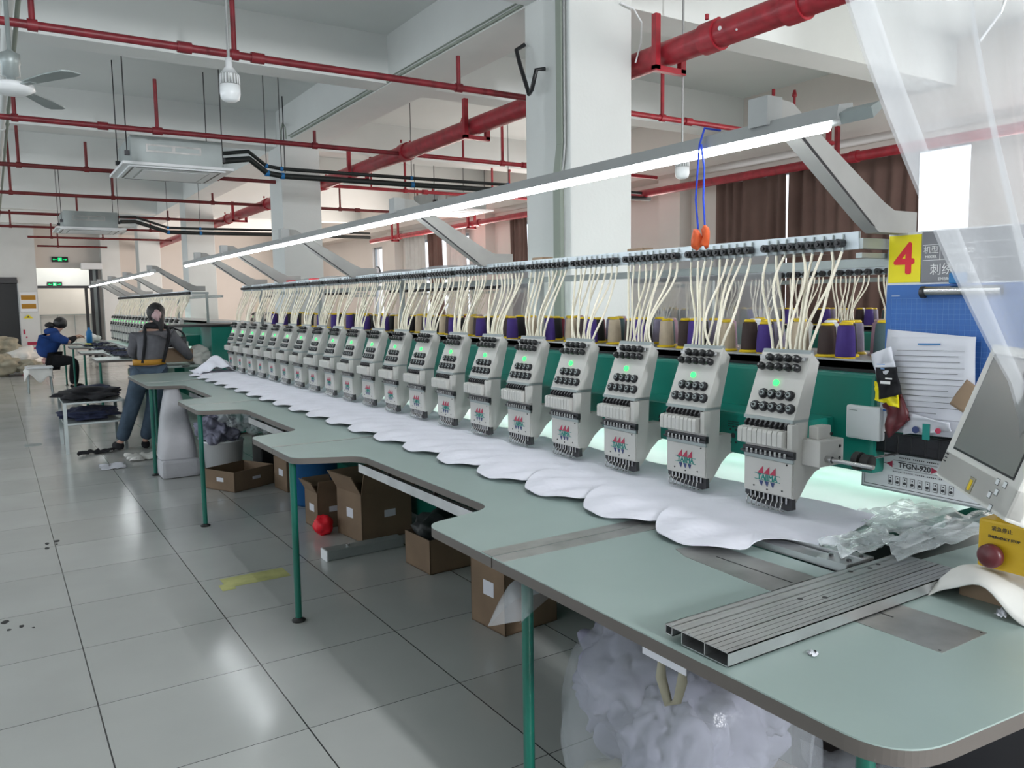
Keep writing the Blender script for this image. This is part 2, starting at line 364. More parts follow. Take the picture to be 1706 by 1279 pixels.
struct('door_3', mb('dark').box(2.26, 2.34, EY-.08, EY+.02, 0, 2.5).box(2.42, 2.47, EY-.08, EY-.001, 0, 2.5).m('galv').box(2.34, 2.42, EY-.03, EY-.001, 0, 2.5))
# wall pilasters on the right wall
for y in (8.15, 10.2, 13.3, 17.4):
    struct('trim_%d' % k, mb('rightwall').box(7.95, 8.165, y, y+.42, 0, 3.12)); k += 1

# ================================================================== MAIN EMBROIDERY MACHINE
PITCH, Y0 = .3417, 1.60
def head_mesh(far=False):
    b = mb('white'); w = .09
    # tilted tension box (front face leans back towards the top)
    b.prism([(-.012, 1.118), (.066, 1.312), (.098, 1.282), (.056, 1.118)], -w, w, 'y')
    b.prism([(-.006, .886), (-.006, 1.112), (.054, 1.112), (.050, 1.0), (.022, .886)], -w, w, 'y')
    # arm reaching down from the beam
    b.prism([(.02, .93), (.02, 1.02), (.14, 1.02), (.14, .955), (.118, .950), (.085, .925), (.055, .888), (.03, .864), (.0, .864)], -.070, -.028, 'y')
    b.m('galv').box(.064, .078, -w+.004, w-.004, 1.297, 1.318)
    b.m('steel')
    for q in range(5): b.box(.0555-.012, .072-.012, -.072+q*.036-.010, -.072+q*.036+.010, 1.288, 1.298)
    b.m('galv').box(-.016, .056, -w, w, 1.110, 1.120)
    # lower comb carrier
    b.m('dark').box(-.016, .0, -w-.004, w+.004, 1.002, 1.026, .003); b.m('galv').box(-.012, .0, -w, w, .990, 1.004)
    # curved needle clamp block at the bottom
    b.m('dark').prism([(-w+.006, .888), (w, .888), (w, .874), (w-.022, .858), (w-.05, .853), (-w+.02, .846), (-w+.004, .852)], -.004, .012, 'x')
    b.m('steel')
    for q in range(9): yy = -.068+q*.0165; b.cyl((-.008, yy, .868), (-.008, yy, .886), .0035, n=6)
    if far:
        b.m('black')
        for q in range(4):
            for zz, xx in ((1.285, .04), (1.262, .03)): b.cyl((xx, -.055+q*.036, zz), (xx-.02, -.055+q*.036, zz+.006), .011, n=6)
            for zz, xx in ((1.175, -.002), (1.147, -.012)): b.cyl((xx+.012, -.055+q*.036, zz), (xx-.004, -.055+q*.036, zz), .013, n=6)
    return b.mesh('embroidery_head')
HEAD = head_mesh(); HEADF = head_mesh(True)
def on_panel(y, t):      # point on the leaning front panel, t = 0 bottom .. 1 top
    return Vector((-.012+.078*t, y, 1.118+.194*t))
PN = Vector((-.194, 0, .078)).normalized()
def knob_mesh():
    b = mb('steel'); b.cyl((0, 0, 0), PN*.008, .006, n=10); b.m('black').cyl(PN*.008, PN*.022, .0115, .0115, n=14); b.cyl(PN*.022, PN*.028, .0115, .008, n=14); b.m('steel').cyl(PN*.028, PN*.031, .004, n=8)
    return b.mesh('guide_knob')
def dial_mesh():
    b = mb('black'); b.cyl((0, 0, 0), PN*.006, .0155, n=18); b.m('dark').cyl(PN*.006, PN*.012, .0135, .012, n=18); b.m('galv').cyl(PN*.012, PN*.0135, .008, n=12); b.m('black').cyl(PN*.0135, PN*.016, .004, n=8)
    b.m('steel').cyl(Vector((0, .012, .004)), Vector((0, .02, .006))+PN*.004, .0014, n=5)
    return b.mesh('tension_dial')
def foot_mesh():
    b = mb('steel'); b.tube([(-.006, 0, .872), (-.014, 0, .862), (-.016, 0, .850), (-.012, 0, .843), (-.004, 0, .842)], .0022, n=6); b.cyl((-.004, -.004, .842), (-.004, .004, .842), .002, n=6)
    return b.mesh('presser_foot')
def fins_mesh():
    b = mb('white')
    for q in range(9):
        y = .078-q*.0185
        b.prism([(-.048, 1.042), (-.048, 1.078), (-.044, 1.086), (-.014, 1.088), (-.004, 1.088), (-.004, 1.038), (-.04, 1.038)], y-.0082, y+.0082, 'y')
        b.m('dark').prism([(-.022, 1.088), (-.026, 1.098), (-.016, 1.108), (-.006, 1.108), (-.006, 1.088)], y-.003, y+.003, 'y'); b.m('white')
    b.box(-.03, -.002, -.1, -.082, 1.036, 1.108, .002)
    b.m('black').box(-.040, -.008, -.072, .082, 1.041, 1.083)
    return b.mesh('take_up_cover')
def comb_mesh():
    b = mb('steel')
    for q in range(9): b.box(-.024, -.014, .070-q*.0175-.004, .070-q*.0175+.004, 1.006, 1.020, .0015)
    b.m('dark').cyl((-.020, -.100, 1.010), (-.020, .096, 1.010), .0035, n=8)
    return b.mesh('thread_clamp')
def plate_mesh():
    b = mb('white'); b.box(-.012, -.006, -.088, .088, .890, .992, .001)
    def tri(y, z, s, up):
        h = .017*s; w2 = .008*s
        return [(y+w2, z), (y-w2, z), (y-w2*.9, z+h*up), (y-w2*.3, z+h*up*.7)]
    for q in range(3):
        b.m('redink').prism(tri(.026-q*.023, .946, 1.35, 1), -.0135, -.0120, 'x')
        b.m('navyink').prism([(.030-q*.021-.0, .924), (.030-q*.021-.015, .924), (.030-q*.021-.010, .908), (.030-q*.021-.006, .912)], -.0135, -.0120, 'x')
    b.m('tealink').box(-.0135, -.012, -.047, .047, .9445, .9460).box(-.0135, -.012, -.047, .047, .9262, .9277)
    join_text(b, 'TAJIMA', .023, 'tealink', face_x(-.0124, -.000, .9350), .0006)
    b.m('black')
    for y, z in ((.05, .905), (-.055, .905), (-.0, .900), (-.07, .985)): b.cyl((-.012, y, z), (-.0135, y, z), .0028, n=8)
    return b.mesh('logo_plate')
KNOB, DIAL, FOOT, FINS, COMB, PLATE = knob_mesh(), dial_mesh(), foot_mesh(), fins_mesh(), comb_mesh(), plate_mesh()
LEDM = mb('green_led').cyl(on_panel(.006, .52), on_panel(.006, .52)+PN*.005, .0095, n=16).mesh('status_light')
NEEDLE = mb('steel').cyl((-.004, -.042, .885), (-.004, -.042, .838), .0018, n=6).cyl((-.004, -.042, .852), (-.004, -.042, .848), .004, n=8).mesh('needle')
KP = [(.048-.032*q-.006, .875) for q in range(4)]+[(.066-.032*q, .74) for q in range(5)]
DP = [(.040-.032*q, .345) for q in range(4)]+[(.058-.032*q, .155) for q in range(5)]
FP = [.074-q*.0182 for q in range(8)]
XH = 1.94
def add_mesh(b, me, off):
    for i, mt in enumerate(me.materials):
        b.m(mt); b.add([Vector(v.co)+Vector(off) for v in me.vertices], [tuple(p.vertices) for p in me.polygons if p.material_index == i])
def compact(b):      # drop vertices no face uses
    used = sorted({i for f in b.f for i in f}); mp = {o: n for n, o in enumerate(used)}
    b.v = [b.v[i] for i in used]; b.f = [tuple(mp[i] for i in f) for f in b.f]; return b
def tube_pts(yt, yb, sd, x0=2.128, z0=1.606, x1=2.022, z1=1.315):
    r = random.Random(sd); a = r.uniform(-.022, .022); c = r.uniform(-.014, .014); d = r.uniform(-.02, .01); P = []
    for i in range(11):
        t = i/10; s = t*t*(3-2*t); e = 4*t*(1-t)
        P.append((x0+(x1-x0)*s+d*e, yt+(yb-yt)*s+a*math.sin(PI*t)+c*math.sin(2*PI*t), z0+(z1-z0)*t))
    return P

def machine(base_y, heads, detail, label):
    root = empty('embroidery_machine', (XH, base_y, 0), label, 'embroidery machine')
    off = base_y
    yl = lambda i: Y0-1.6+PITCH*i            # head centre relative to the root
    L = PITCH*(heads-1)
    far_dials, far_tubes, far_feet = MB(), MB(), MB()
    for i in range(heads):
        h = put('embroidery_head', HEAD if detail else HEADF, root, (0, yl(i), 0))
        put('status_light', LEDM, h, label='glowing green status light') if detail else put('status_light', LEDM, h, label='glowing green status light')
        if not detail: continue
        put('take_up_cover', FINS, h); put('thread_clamp', COMB, h); put('logo_plate', PLATE, h); put('needle', NEEDLE, h)
        if i < 11:
            for y, t in KP: put('guide_knob', KNOB, h, on_panel(y, t))
            for y, t in DP: put('tension_dial', DIAL, h, on_panel(y, t))
            for y in FP: put('presser_foot', FOOT, h, (0, y, 0))
        else:
            for y, t in KP: add_mesh(far_dials, KNOB, on_panel(y, t)+Vector((0, yl(i), 0)))
            for y, t in DP: add_mesh(far_dials, DIAL, on_panel(y, t)+Vector((0, yl(i), 0)))
            for y in FP: add_mesh(far_feet, FOOT, (0, y+yl(i), 0))
    if detail:
        compact(far_dials).build('tension_dial', root, kind='stuff'); compact(far_feet).build('presser_foot', root, kind='stuff')
    # thread tubes
    ring = MB().m('black')
    for i in range(heads):
        gb = mb('black')
        for q in range(9):
            yt = yl(i)+.180-.0340*q
            if detail or q % 2 == 0:
                gb.m('black').cyl((.164, yt, 1.630), (.190, yt, 1.630), .0125 if detail else .02, n=12).cyl((.158, yt, 1.630), (.164, yt, 1.630), .006, n=8)
                if detail: gb.m('galv').cyl((.188, yt, 1.630), (.188, yt, 1.604), .0045, n=6).cyl((.190, yt, 1.630), (.192, yt, 1.656), .003, n=6)
            pts = [(x-XH, y, z) for x, y, z in tube_pts(yt, yl(i)+.066-.0165*q, i*17+q)]
            if detail and i < 11: MB().m('cream').tube(pts, .0045, n=6).build('thread_tube', root)
            else: far_tubes.m('cream').tube(pts, .0045 if detail else .005, n=5 if detail else 4)
        gb.m('black').box(.186, .196, yl(i)-.09, yl(i)+.178, 1.626, 1.636); gb.build('thread_guide', root)
    far_tubes.build('thread_tube', root, kind='stuff')
    y_a, y_b = -.14, L+.26
    mb('barw').box(.196, .206, y_a, y_b, 1.610, 1.662, .002).build('guide_bar', root)
    fb = mb('galv').box(.20, .40, y_a-.012, y_a+.016, 1.612, 1.642)
    for y in (y_a, L*.27, L*.52, L*.77, y_b): fb.box(.365, .392, y-.014, y+.014, 1.25, 1.642)
    fb.box(.55, .58, y_a, y_b, 1.57, 1.60)
    for y in (y_a, L*.5, y_b): fb.box(.20, .58, y-.01, y+.01, 1.585, 1.60)
    fb.build('thread_frame', root)
    mb('alu').box(.36, .85, y_a+.05, y_b+.1, 1.246, 1.268).box(.36, .372, y_a+.05, y_b+.1, 1.246, 1.274).build('spool_shelf', root)
    # beam: upper body, front ledge between heads
    bb = mb('teal').box(.30, .66, y_a-.0, L+.5, .93, 1.236, .012); bb.box(.13, .31, .0, L+.12, .955, 1.093, .008)
    bb.m('black').box(.345, .66, y_a, L+.3, 1.236, 1.246)
    bm_ = bb.build('beam', root)
    if detail:
        for i in range(heads-1):
            s = mb('ink'); yc = yl(i)+.262
            if i % 2 == 0:
                for r_ in range(3):
                    for q in range(8): s.box(.1285, .1295, yc+.02-q*.006, yc+.024-q*.006, 1.060-r_*.008, 1.063-r_*.008)
                s.cyl((.1295, yc, 1.015), (.1280, yc, 1.015), .009, n=10)
                for dy, dz in ((-.012, .02), (.012, .02), (-.012, -.022), (.010, -.024), (0, .03)): s.cyl((.1295, yc+dy, 1.015+dz), (.1280, yc+dy, 1.015+dz), .004, n=6)
            else:
                for q in range(3): s.prism([(yc+.02, 1.0+q*.016), (yc-.012, 1.018+q*.016), (yc-.014, 1.03+q*.016), (yc+.018, 1.012+q*.016)], .1280, .1295, 'x')
                s.box(.1285, .1295, yc-.05, yc-.03, 1.03, 1.034)
            s.build('caution_print', bm_)
    # bed and its stand
    mb('bed').box(-.16, .80, y_a-.1, L+.25, .79, .812).build('machine_bed', root)
    st = mb('legteal').box(.30, .44, y_a, L+.5, .10, .22); st.box(.62, .72, y_a, L+.5, .12, .79)
    for y in (.2, L*.3, L*.6, L*.9): st.box(.30, .44, y-.05, y+.05, .0, .79)
    st.build('stand', root)
    mb('black').box(.724, .736, y_a, L+.3, .03, .785).build('light_block_panel', root)  # added black panel, blocks light from the window side under the machine
    mb('tube_l2').box(.648, .658, y_a+.05, L+.3, .905, .925).build('bed_light', root)
    # front frame rail
    fr = mb('alu').box(-.225, -.170, y_a-.28, L+.45, .800, .818).box(-.160, -.130, y_a-.28, L+.45, .800, .826)
    fr.m('rubber').box(-.170, -.160, y_a-.28, L+.45, .800, .808)
    if detail:
        fr.m('alu').box(-.23, -.12, y_a-.285, y_a-.20, .818, .824).m('black')
        for x_, y_ in ((-.20, -.27), (-.15, -.27), (-.20, -.22), (-.15, -.215), (-.19, -.245), (-.145, -.15), (-.15, .0)): fr.cyl((x_, y_a+y_, .823), (x_, y_a+y_, .829), .006, n=8)
        for q in range(1, 5): fr.box(-.235, -.16, y_a+q*PITCH*5.75-.02, y_a+q*PITCH*5.75+.02, .812, .824)
    fr.build('frame_rail', root)
    # work lamp on arms
    xr = 1.66-XH
    lr = mb('lampgrey').prism([(xr-.028, 1.872), (xr-.022, 1.905), (xr+.03, 1.915), (xr+.034, 1.872)], y_a-.28, L+.52, 'y'); lr.build('lamp_rail', root)
    mb('tube_l').cyl((xr-.004, y_a-.24, 1.866), (xr-.004, L+.50, 1.866), .013, n=12).build('lamp_tube', root)
    ys = (-.20, 1.98, 3.75, 5.4, 6.42) if heads > 15 else (-.2, 1.5, 3.1, 4.6)
    for y in ys:
        if y > L+.6: continue
        a = mb('arm'); P = [(xr-.03, 1.925), (xr+.0, 1.965), (xr+.07, 1.96), (xr+.17, 1.90), (.19, 1.735), (.24, 1.715), (.35, 1.715), (.35, 1.652), (.17, 1.652), (.12, 1.68), (xr+.10, 1.875), (xr+.05, 1.905), (xr-.03, 1.905)]
        a.prism(P, y-.022, y+.022, 'y'); a.m('dark').prism([(p[0], p[1]) for p in [(.13, 1.672), (.15, 1.665), (xr+.115, 1.880), (xr+.10, 1.880)]], y-.0235, y-.0225, 'y')
        a.m('lampgrey').box(xr-.034, xr+.02, y-.03, y+.03, 1.895, 1.965); a.build('lamp_arm', root)
    return root, y_a, L
mach, y_a, L = machine(Y0, 20, True, 'long teal machine with twenty white embroidery heads and a lit work lamp, nearest the camera')
# near end fittings of the machine
b = mb('white').box(.03, .14, -.15, -.085, .985, 1.062, .004).box(.05, .11, -.128, -.095, 1.06, 1.10, .004); b.m('black')
for y, z in ((.12, 1.04), (.12, 1.005), (.08, 1.08)): b.cyl((y, -.152, z), (y, -.148, z), .005, n=8)
b.build('drive_bracket', mach)
mb('steel').cyl((.06, -.10, 1.008), (.06, -.30, 1.008), .006, n=10).cyl((.06, -.12, 1.008), (.06, -.17, 1.008), .010, n=10).build('drive_shaft', mach)
mb('rubber').cyl((.11, -.235, 1.008), (.11, -.26, 1.008), .022, n=20).cyl((.11, -.21, 1.008), (.11, -.228, 1.008), .026, n=20).m('steel').cyl((.06, -.22, 1.008), (.30, -.22, 1.008), .004, n=8).build('pulley', mach)
# torn cable end at the near end of the lamp rail
mb('galv').prism([(-.30, 1.885), (-.27, 1.90), (-.26, 1.885), (-.29, 1.862)], y_a-.36, y_a-.28, 'y').build('lamp_end_bracket', mach)

# control box with nine indicators, in front of the beam end
cb = empty('control_box', (2.30, 1.30, .875), 'light grey control box with the print TFGN-920 and nine needle indicators', 'control box')
mb('galv').box(0, .14, -.165, .235, .0, .128, .003).box(-.002, 0, -.165, .235, .0, .128).build('housing', cb)
fp = mb('whitep').box(-.004, -.002, -.16, .23, .006, .123); X = -.0048
fp.m('ink').box(X, X+.0008, -.155, .224, .012, .0135).box(X, X+.0008, -.155, .224, .085, .0862).box(X, X+.0008, .222, .2235, .012, .118).box(X, X+.0008, -.1555, -.154, .012, .118).box(X, X+.0008, .12, .222, .112, .1132).box(X, X+.0008, -.154, -.03, .112, .1132)
for q in range(9):
    y = .135-q*.0235
    fp.m('ink').box(X-.0002, X, y-.007, y+.007, .022, .050); fp.m('whitep').box(X-.0006, X-.0002, y-.0055, y+.0055, .0235, .0485)
    fp.m('ink').cyl((X-.0006, y, .032), (X-.003, y, .032), .0045, n=10); fp.box(X-.0009, X-.0006, y-.002, y+.002, .041, .045)
fp.m('redink').prism([(.150, .086), (.130, .096), (.130, .076)], X-.001, X, 'x').prism([(-.012, .086), (.008, .096), (.008, .076)], X-.001, X, 'x')
fp.m('whitep').box(X-.0004, X, -.008, .125, .074, .098); fp.m('ink').box(X-.0002, X, -.01, .127, .0728, .0742).box(X-.0002, X, -.01, .127, .0985, .0998)
join_text(fp, 'TFGN-920', .023, 'ink', face_x(X-.0006, .060, .086), .0004)
for q in range(22): fp.box(X-.0004, X, .105-q*.0062, .1085-q*.0062, .107, .1105) if q % 7 != 6 else None
for q in range(26): fp.box(X-.0004, X, .125-q*.006, .1282-q*.006, .063, .066) if q % 6 != 5 else None
fp.build('front_panel', cb)

# ------------------------------------------------------------------ table sections along the machine
J = [1.79, 3.79, 5.755, 7.72]
def rounded(poly, rads, n=16):
    out = []
    m = len(poly)
    for i in range(m):
        p = Vector(poly[i]).to_2d(); a = Vector(poly[i-1]).to_2d(); c = Vector(poly[(i+1) % m]).to_2d(); r = rads[i]
        if r <= 0: out.append(tuple(p)); continue
        u = (a-p).normalized(); w = (c-p).normalized(); ang = u.angle(w); d = min(r/math.tan(ang/2), .49*(a-p).length, .49*(c-p).length)
        P0 = p+u*d; P1 = p+w*d
        for k_ in range(n+1):
            t = k_/n; q = P0*(1-t)**2+p*2*t*(1-t)+P1*t*t; out.append((q.x, q.y))
    return out
def table_leg(root, x, y, name='leg'):
    b = mb('legteal').cyl((x, y, .02), (x, y, .765), .0155, n=16); lg = b.build(name, root)
    mb('rubber').lathe([(0, 0), (.03, 0), (.032, .008), (.012, .016), (.012, .03), (0, .03)], (x, y, 0), 20).build('foot', lg)
XF, XI, XB = 1.072, 1.345, 1.705
def table_section(poly, rads, label, legs, strips, loc):
    root = empty('machine_table', loc, label, 'table', 'pale green table sections along the near machine')
    R = rounded(poly, rads); R = [(x-loc[0], y-loc[1]) for x, y in R]
    c = mb('table').prism(R, .797, .800); c.m('edge').prism(R, .770, .797)
    c.build('tabletop', root)
    for (x0, x1, y0, y1) in strips: mb('plate').box(x0-loc[0], x1-loc[0], y0-loc[1], y1-loc[1], .8002, .8016).build('joint_strip', root)
    for x, y in legs: table_leg(root, x-loc[0], y-loc[1])
    return root
# near section
ta = table_section([(XF, .635), (2.75, .50), (2.75, 1.10), (XB, 1.15), (XB, J[0]-.003), (XF, J[0]-.003)], [.12, .02, .0, 0, 0, 0], 'pale green near table section with rounded corner under the aluminium plank', [(1.118, 1.69), (1.165, .755), (2.5, .72)], [(XF+.002, XB-.03, J[0]-.055, J[0]-.003)], (1.4, 1.2, 0))
sl = mb('plate'); sl.prism([(x-1.4, y-1.2) for x, y in [(1.47, 1.203), (1.633, 1.203), (1.630, 1.50), (1.60, 1.545), (1.515, 1.560), (1.49, 1.50)]], .8002, .8012); sl.m('black').box(1.5525-1.4, 1.556-1.4, .01, .25, .8012, .8018); sl.build('slotted_plate', ta)
sl = mb('plate'); sl.box(1.471-1.4, 1.633-1.4, .803-1.2, 1.13-1.2, .8002, .8012); sl.m('black').box(1.5525-1.4, 1.556-1.4, .955-1.2, 1.12-1.2, .8012, .8018)
for x, y in ((1.478, .812), (1.626, .812)): sl.cyl((x-1.4, y-1.2, .8012), (x-1.4, y-1.2, .8016), .003, n=8)
sl.build('slotted_plate', ta)
for i in range(3):
    ja, jb = J[i], J[i+1]
    poly = [(XF, ja+.003), (XB, ja+.003), (XB, jb-.003), (XF, jb-.003), (XF, jb-.31), (XI, jb-.43), (XI, ja+.445), (XF, ja+.385)]
    lab = ['pale green table section between the aluminium joint strip and the second notch', 'pale green table section with the third leg from the camera', 'pale green table section in front of the standing person'][i]
    strips = [(XF+.002, XB-.03, ja+.003, ja+.055 if i == 0 else ja+.02)]
    t = table_section(poly, [0, 0, 0, 0, .09, .12, .10, .07], lab, [(1.113, jb-.17)], strips, (1.4, (ja+jb)/2, 0))
    b = mb('alu').box(1.42-1.4, 1.47-1.4, ja+.30-(ja+jb)/2, jb-.2-(ja+jb)/2, .675, .700).box(1.42-1.4, 1.425-1.4, ja+.30-(ja+jb)/2, jb-.2-(ja+jb)/2, .70, .715)
    b.m('edge')
    for q in (.62, 1.05, 1.5): b.box(1.44-1.4, 1.455-1.4, ja+q-(ja+jb)/2, ja+q+.012-(ja+jb)/2, .70, .77)
    b.build('cable_channel', t)
t = table_section([(XF, J[3]+.003), (XB, J[3]+.003), (XB, 8.75), (XF+.12, 8.75), (XF, 8.62)], [0, 0, 0, .02, .05], 'pale green last table section beside the standing person', [(1.3, 8.55)], [(XF+.002, XB-.03, J[3]+.003, J[3]+.02)], (1.4, 8.2, 0))

# ------------------------------------------------------------------ white fabric pieces on the bed
FO = [(1.745, .215), (1.70, .185), (1.645, .165), (1.585, .115), (1.548, .055), (1.540, -.02), (1.556, -.09), (1.592, -.145), (1.632, -.178), (1.678, -.172), (1.715, -.185), (1.752, -.215), (1.782, -.265), (1.786, -.325), (1.90, -.285), (2.05, -.24), (2.163, -.205), (2.17, .0), (2.165, .14), (2.0, .18), (1.85, .205)]
def fabric_mesh():
    # scalloped cloth: front outline as a closed smooth loop, filled with rings towards the centre
    cx, cy = 1.87, -.03; n = len(FO); loop = []
    for i in range(n):
        p0, p1, p2, p3 = [Vector(FO[(i+d) % n]) for d in (-1, 0, 1, 2)]
        for k_ in range(3):
            t = k_/3; loop.append(.5*((2*p1)+(-p0+p2)*t+(2*p0-5*p1+4*p2-p3)*t*t+(-p0+3*p1-3*p2+p3)*t**3) if not 12 <= i <= 17 else p1.lerp(p2, t))
    m = len(loop); vs = []; rings = 7
    for r in range(rings+1):
        f = 1-r/(rings+.6)
        for p in loop:
            x = cx+(p.x-cx)*f; y = cy+(p.y-cy)*f
            z = .8315+.017*(y-cy)+.0035*math.sin(x*31+y*9)*math.sin(y*23)+(.004 if x < 1.70 else 0)*math.sin(y*40)
            if x < 1.69: z -= (1.69-x)*.12
            vs.append((x-XH, y, z))
    fs = [(r*m+k_, r*m+(k_+1) % m, (r+1)*m+(k_+1) % m, (r+1)*m+k_) for r in range(rings) for k_ in range(m)]
    vs.append((cx-XH, cy, .8315)); fs += [(rings*m+k_, rings*m+(k_+1) % m, len(vs)-1) for k_ in range(m)]
    b = mb('fabric').add(vs, fs, True); nv = len(vs)
    b.add([(x, y, z-.0022) for x, y, z in vs], [tuple(reversed(f)) for f in fs], True)
    b.add([vs[k_] for k_ in range(m)]+[(vs[k_][0], vs[k_][1], vs[k_][2]-.0022) for k_ in range(m)], [(k_, (k_+1) % m, m+(k_+1) % m, m+k_) for k_ in range(m)])
    return b.mesh('fabric_piece')
FM = fabric_mesh()
for i in range(20):
    tag(put('fabric_piece', FM, None, (XH, Y0+PITCH*i, 0)), 'white scalloped fabric piece under the %s embroidery head from the control box' % ORD[i], 'fabric', 'white fabric pieces under the embroidery heads')
# stitched drawing lines near the needles belong to the cloth; heap of cloth at the far end
b = mb('fabric'); sheet(b, lambda u, v: (1.62+.42*u, 8.02+.5*v, .825+.15*math.sin(PI*min(1, u*1.05))**1.3*math.sin(PI*(.15+.85*v))**1.2+.012*math.sin(u*22+v*9)), 22, 22, .003)
tag(b.build('fabric_piece'), 'heap of folded white fabric at the far end of the long machine', 'fabric', None)

# ------------------------------------------------------------------ thread cones on the shelf
def cone_meshes(kind):
    flange = kind != 'purple'
    b = mb(TM[kind]); b.lathe([(0, .006), (.031, .006), (.0325, .012), (.0305, .06), (.0265, .112), (.021, .116), (0, .116)], n=20)
    base = mb('yellow' if kind not in ('mauve', 'white') else ('pink' if kind == 'mauve' else 'whitep'))
    base.lathe([(0, 0), (.040 if flange else .031, 0), (.040 if flange else .031, .005), (.031, .010), (.010, .012), (.010, .1145), (.0215, .1165), (.0215, .122), (.017, .126), (0, .126)], n=18)
    return b.mesh('thread'), base.mesh('cone_core')
CM = {k_: cone_meshes(k_) for k_ in THREADS}
CONES = [('purple', 2.385, .065), ('dark brown', 2.430, .175), ('beige', 2.440, .292), ('black', 2.475, .125), ('white', 2.520, .220), ('teal grey', 2.520, .022), ('mauve', 2.585, .075), ('dark red', 2.600, .270), ('lilac', 2.605, .180)]
ROWN = {'purple': 'front row', 'dark brown': 'front row', 'beige': 'front row', 'black': 'middle row', 'white': 'middle row', 'teal grey': 'middle row', 'mauve': 'back row', 'dark red': 'back row', 'lilac': 'back row'}
def cones(base_y, n, xoff, zoff, where, group, ones=None):
    r = random.Random(3)
    for i in range(n):
        for kind, x, y in CONES:
            o = empty('thread_cone', (x+xoff+r.uniform(-.004, .004), base_y+PITCH*i+y+r.uniform(-.005, .005), 1.268+zoff),
                      '%s thread cone in the %s behind the %s head of the %s' % (kind, ROWN[kind], ORD[i], where), 'thread cone', group)
            s = r.uniform(.92, 1.02); o.scale = (1, 1, s); o.rotation_euler = (0, 0, r.uniform(0, 6))
            t, c = CM[kind]; put('thread', t, o); put('cone_core', c, o)
cones(Y0, 20, 0, 0, 'long machine', 'thread cones on the shelf of the long machine')

# ================================================================== CEILING SERVICES
def hanger(root, x, y, z0, mt, top=CZ, r=.012):
    b = mb(mt).cyl((x, y, z0), (x, y, top), r, n=8).lathe([(.034, z0-.035), (.034, z0+.035)], (x, y, 0), 12)
    return b
def branch(y, x0, x1, z, mt, hx, label, cpl=(), tops=None):
    root = empty('sprinkler_pipe', (0, y, z), label, 'pipe', 'red sprinkler branch pipes under the ceiling')
    b = mb(mt).cyl((x0, 0, 0), (x1, 0, 0), .023, n=14)
    for x in cpl: b.cyl((x-.04, 0, 0), (x+.04, 0, 0), .033, n=14)
    b.build('pipe', root)
    for i, x in enumerate(hx):
        top = (tops or {}).get(i, CZ-z)
        h = mb(mt).cyl((x, 0, .0), (x, 0, top), .016, n=8).cyl((x-.025, 0, 0), (x+.025, 0, 0), .032, n=12); h.build('hanger', root)
    return root
branch(5.24, -2.2, 3.64, 3.0, 'redb', (.29, 1.36, 2.93), 'red sprinkler pipe crossing nearest the camera, in front of the hanging bulb rod', (1.07, 1.5), {2: .22})
branch(7.80, -2.2, 3.64, 3.0, 'redb', (.26, 1.33, 2.75), 'red sprinkler pipe just in front of the nearer ceiling air conditioner', (.9, 1.33), {1: .44, 2: .14})
branch(10.32, -2.2, 3.64, 3.0, 'darkred', (.35, 1.0, 2.4), 'dark red sprinkler pipe passing behind the nearer ceiling air conditioner', (), {1: .3, 2: .14})
branch(12.8, -2.2, 3.64, 3.0, 'darkred', (.32, 1.55, 2.9), 'dark red sprinkler pipe between the two ceiling air conditioners', (), {1: .36, 2: .14})
branch(15.3, -2.2, 3.64, 2.98, 'darkred', (.2, 1.3, 2.7), 'dark red sprinkler pipe above the second ceiling air conditioner', (), {0: .3, 1: .3, 2: .14})
branch(17.8, -2.2, 3.64, 2.98, 'darkred', (.4, 1.5, 2.8), 'dark red sprinkler pipe beyond the second ceiling air conditioner', (), {0: .3, 1: .3, 2: .14})
branch(20.3, .75, 3.64, 2.98, 'darkred', (1.2, 2.2), 'second farthest dark red sprinkler pipe, above the doorway', (), {0: .3, 1: .3})
branch(23.2, 1.05, 2.6, 2.98, 'darkred', (1.5,), 'farthest short dark red sprinkler pipe, close to the end wall')
# branches on the window side of the main pipe
for y, nm in ((5.24, 'thin red sprinkler pipe right of the big column, running towards the curtained window'), (7.80, 'thin red sprinkler pipe between the two nearest columns, on the window side'), (10.32, 'thin red sprinkler pipe beyond the second column, on the window side'), (12.8, 'thin dark red sprinkler pipe near the far windows, on the window side')):
    rb_ = branch(y, 3.80, 7.2, 3.0, 'red' if y < 11 else 'darkred', (4.9, 6.3), nm, (5.2,), {0: .41, 1: .41})
    for x in (4.4, 6.6): mb('red').cyl((x, 0, .0), (x, 0, .38), .012, n=8).lathe([(.0, .36), (.022, .38), (.024, .39), (.012, .44), (0, .44)], (x, 0, 0), 10).build('sprinkler_head', rb_)
mp = empty('main_sprinkler_pipe', (3.72, 0, 3.02), 'thick red main sprinkler pipe running the length of the room behind the columns', 'pipe')
b = mb('red').cyl((0, 2.2, 0), (0, 24.3, 0), .078, n=24)
b.build('pipe', mp)
for y in (2.95, 3.55, 5.24, 7.8, 10.32, 12.8, 15.3): mb('red').cyl((0, y-.06, 0), (0, y+.06, 0), .092, n=24).cyl((-.05, y, .09), (-.05, y, .12), .012, n=8).cyl((.05, y, .09), (.05, y, .12), .012, n=8).build('coupling', mp)
mb('whitep').cyl((-.075, 3.42, .0), (-.083, 3.42, .0), .012, n=12).cyl((-.070, 3.30, -.04), (-.076, 3.30, -.04), .006, n=8).build('paint_spot', mp)
for y in (3.92, 6.35, 9.1, 11.8, 14.5, 17.5):
    b = mb('red').box(-.13, -.09, y-.02, y+.02, -.115, .22).box(.09, .13, y-.02, y+.02, -.115, .10).box(-.13, .13, y-.02, y+.02, -.125, -.09)
    b.build('bracket', mp)
struct('trim_%d' % k, mb('plaster').box(2.9, 3.0, -5.8, -5.7, 0, .1)); k += 1
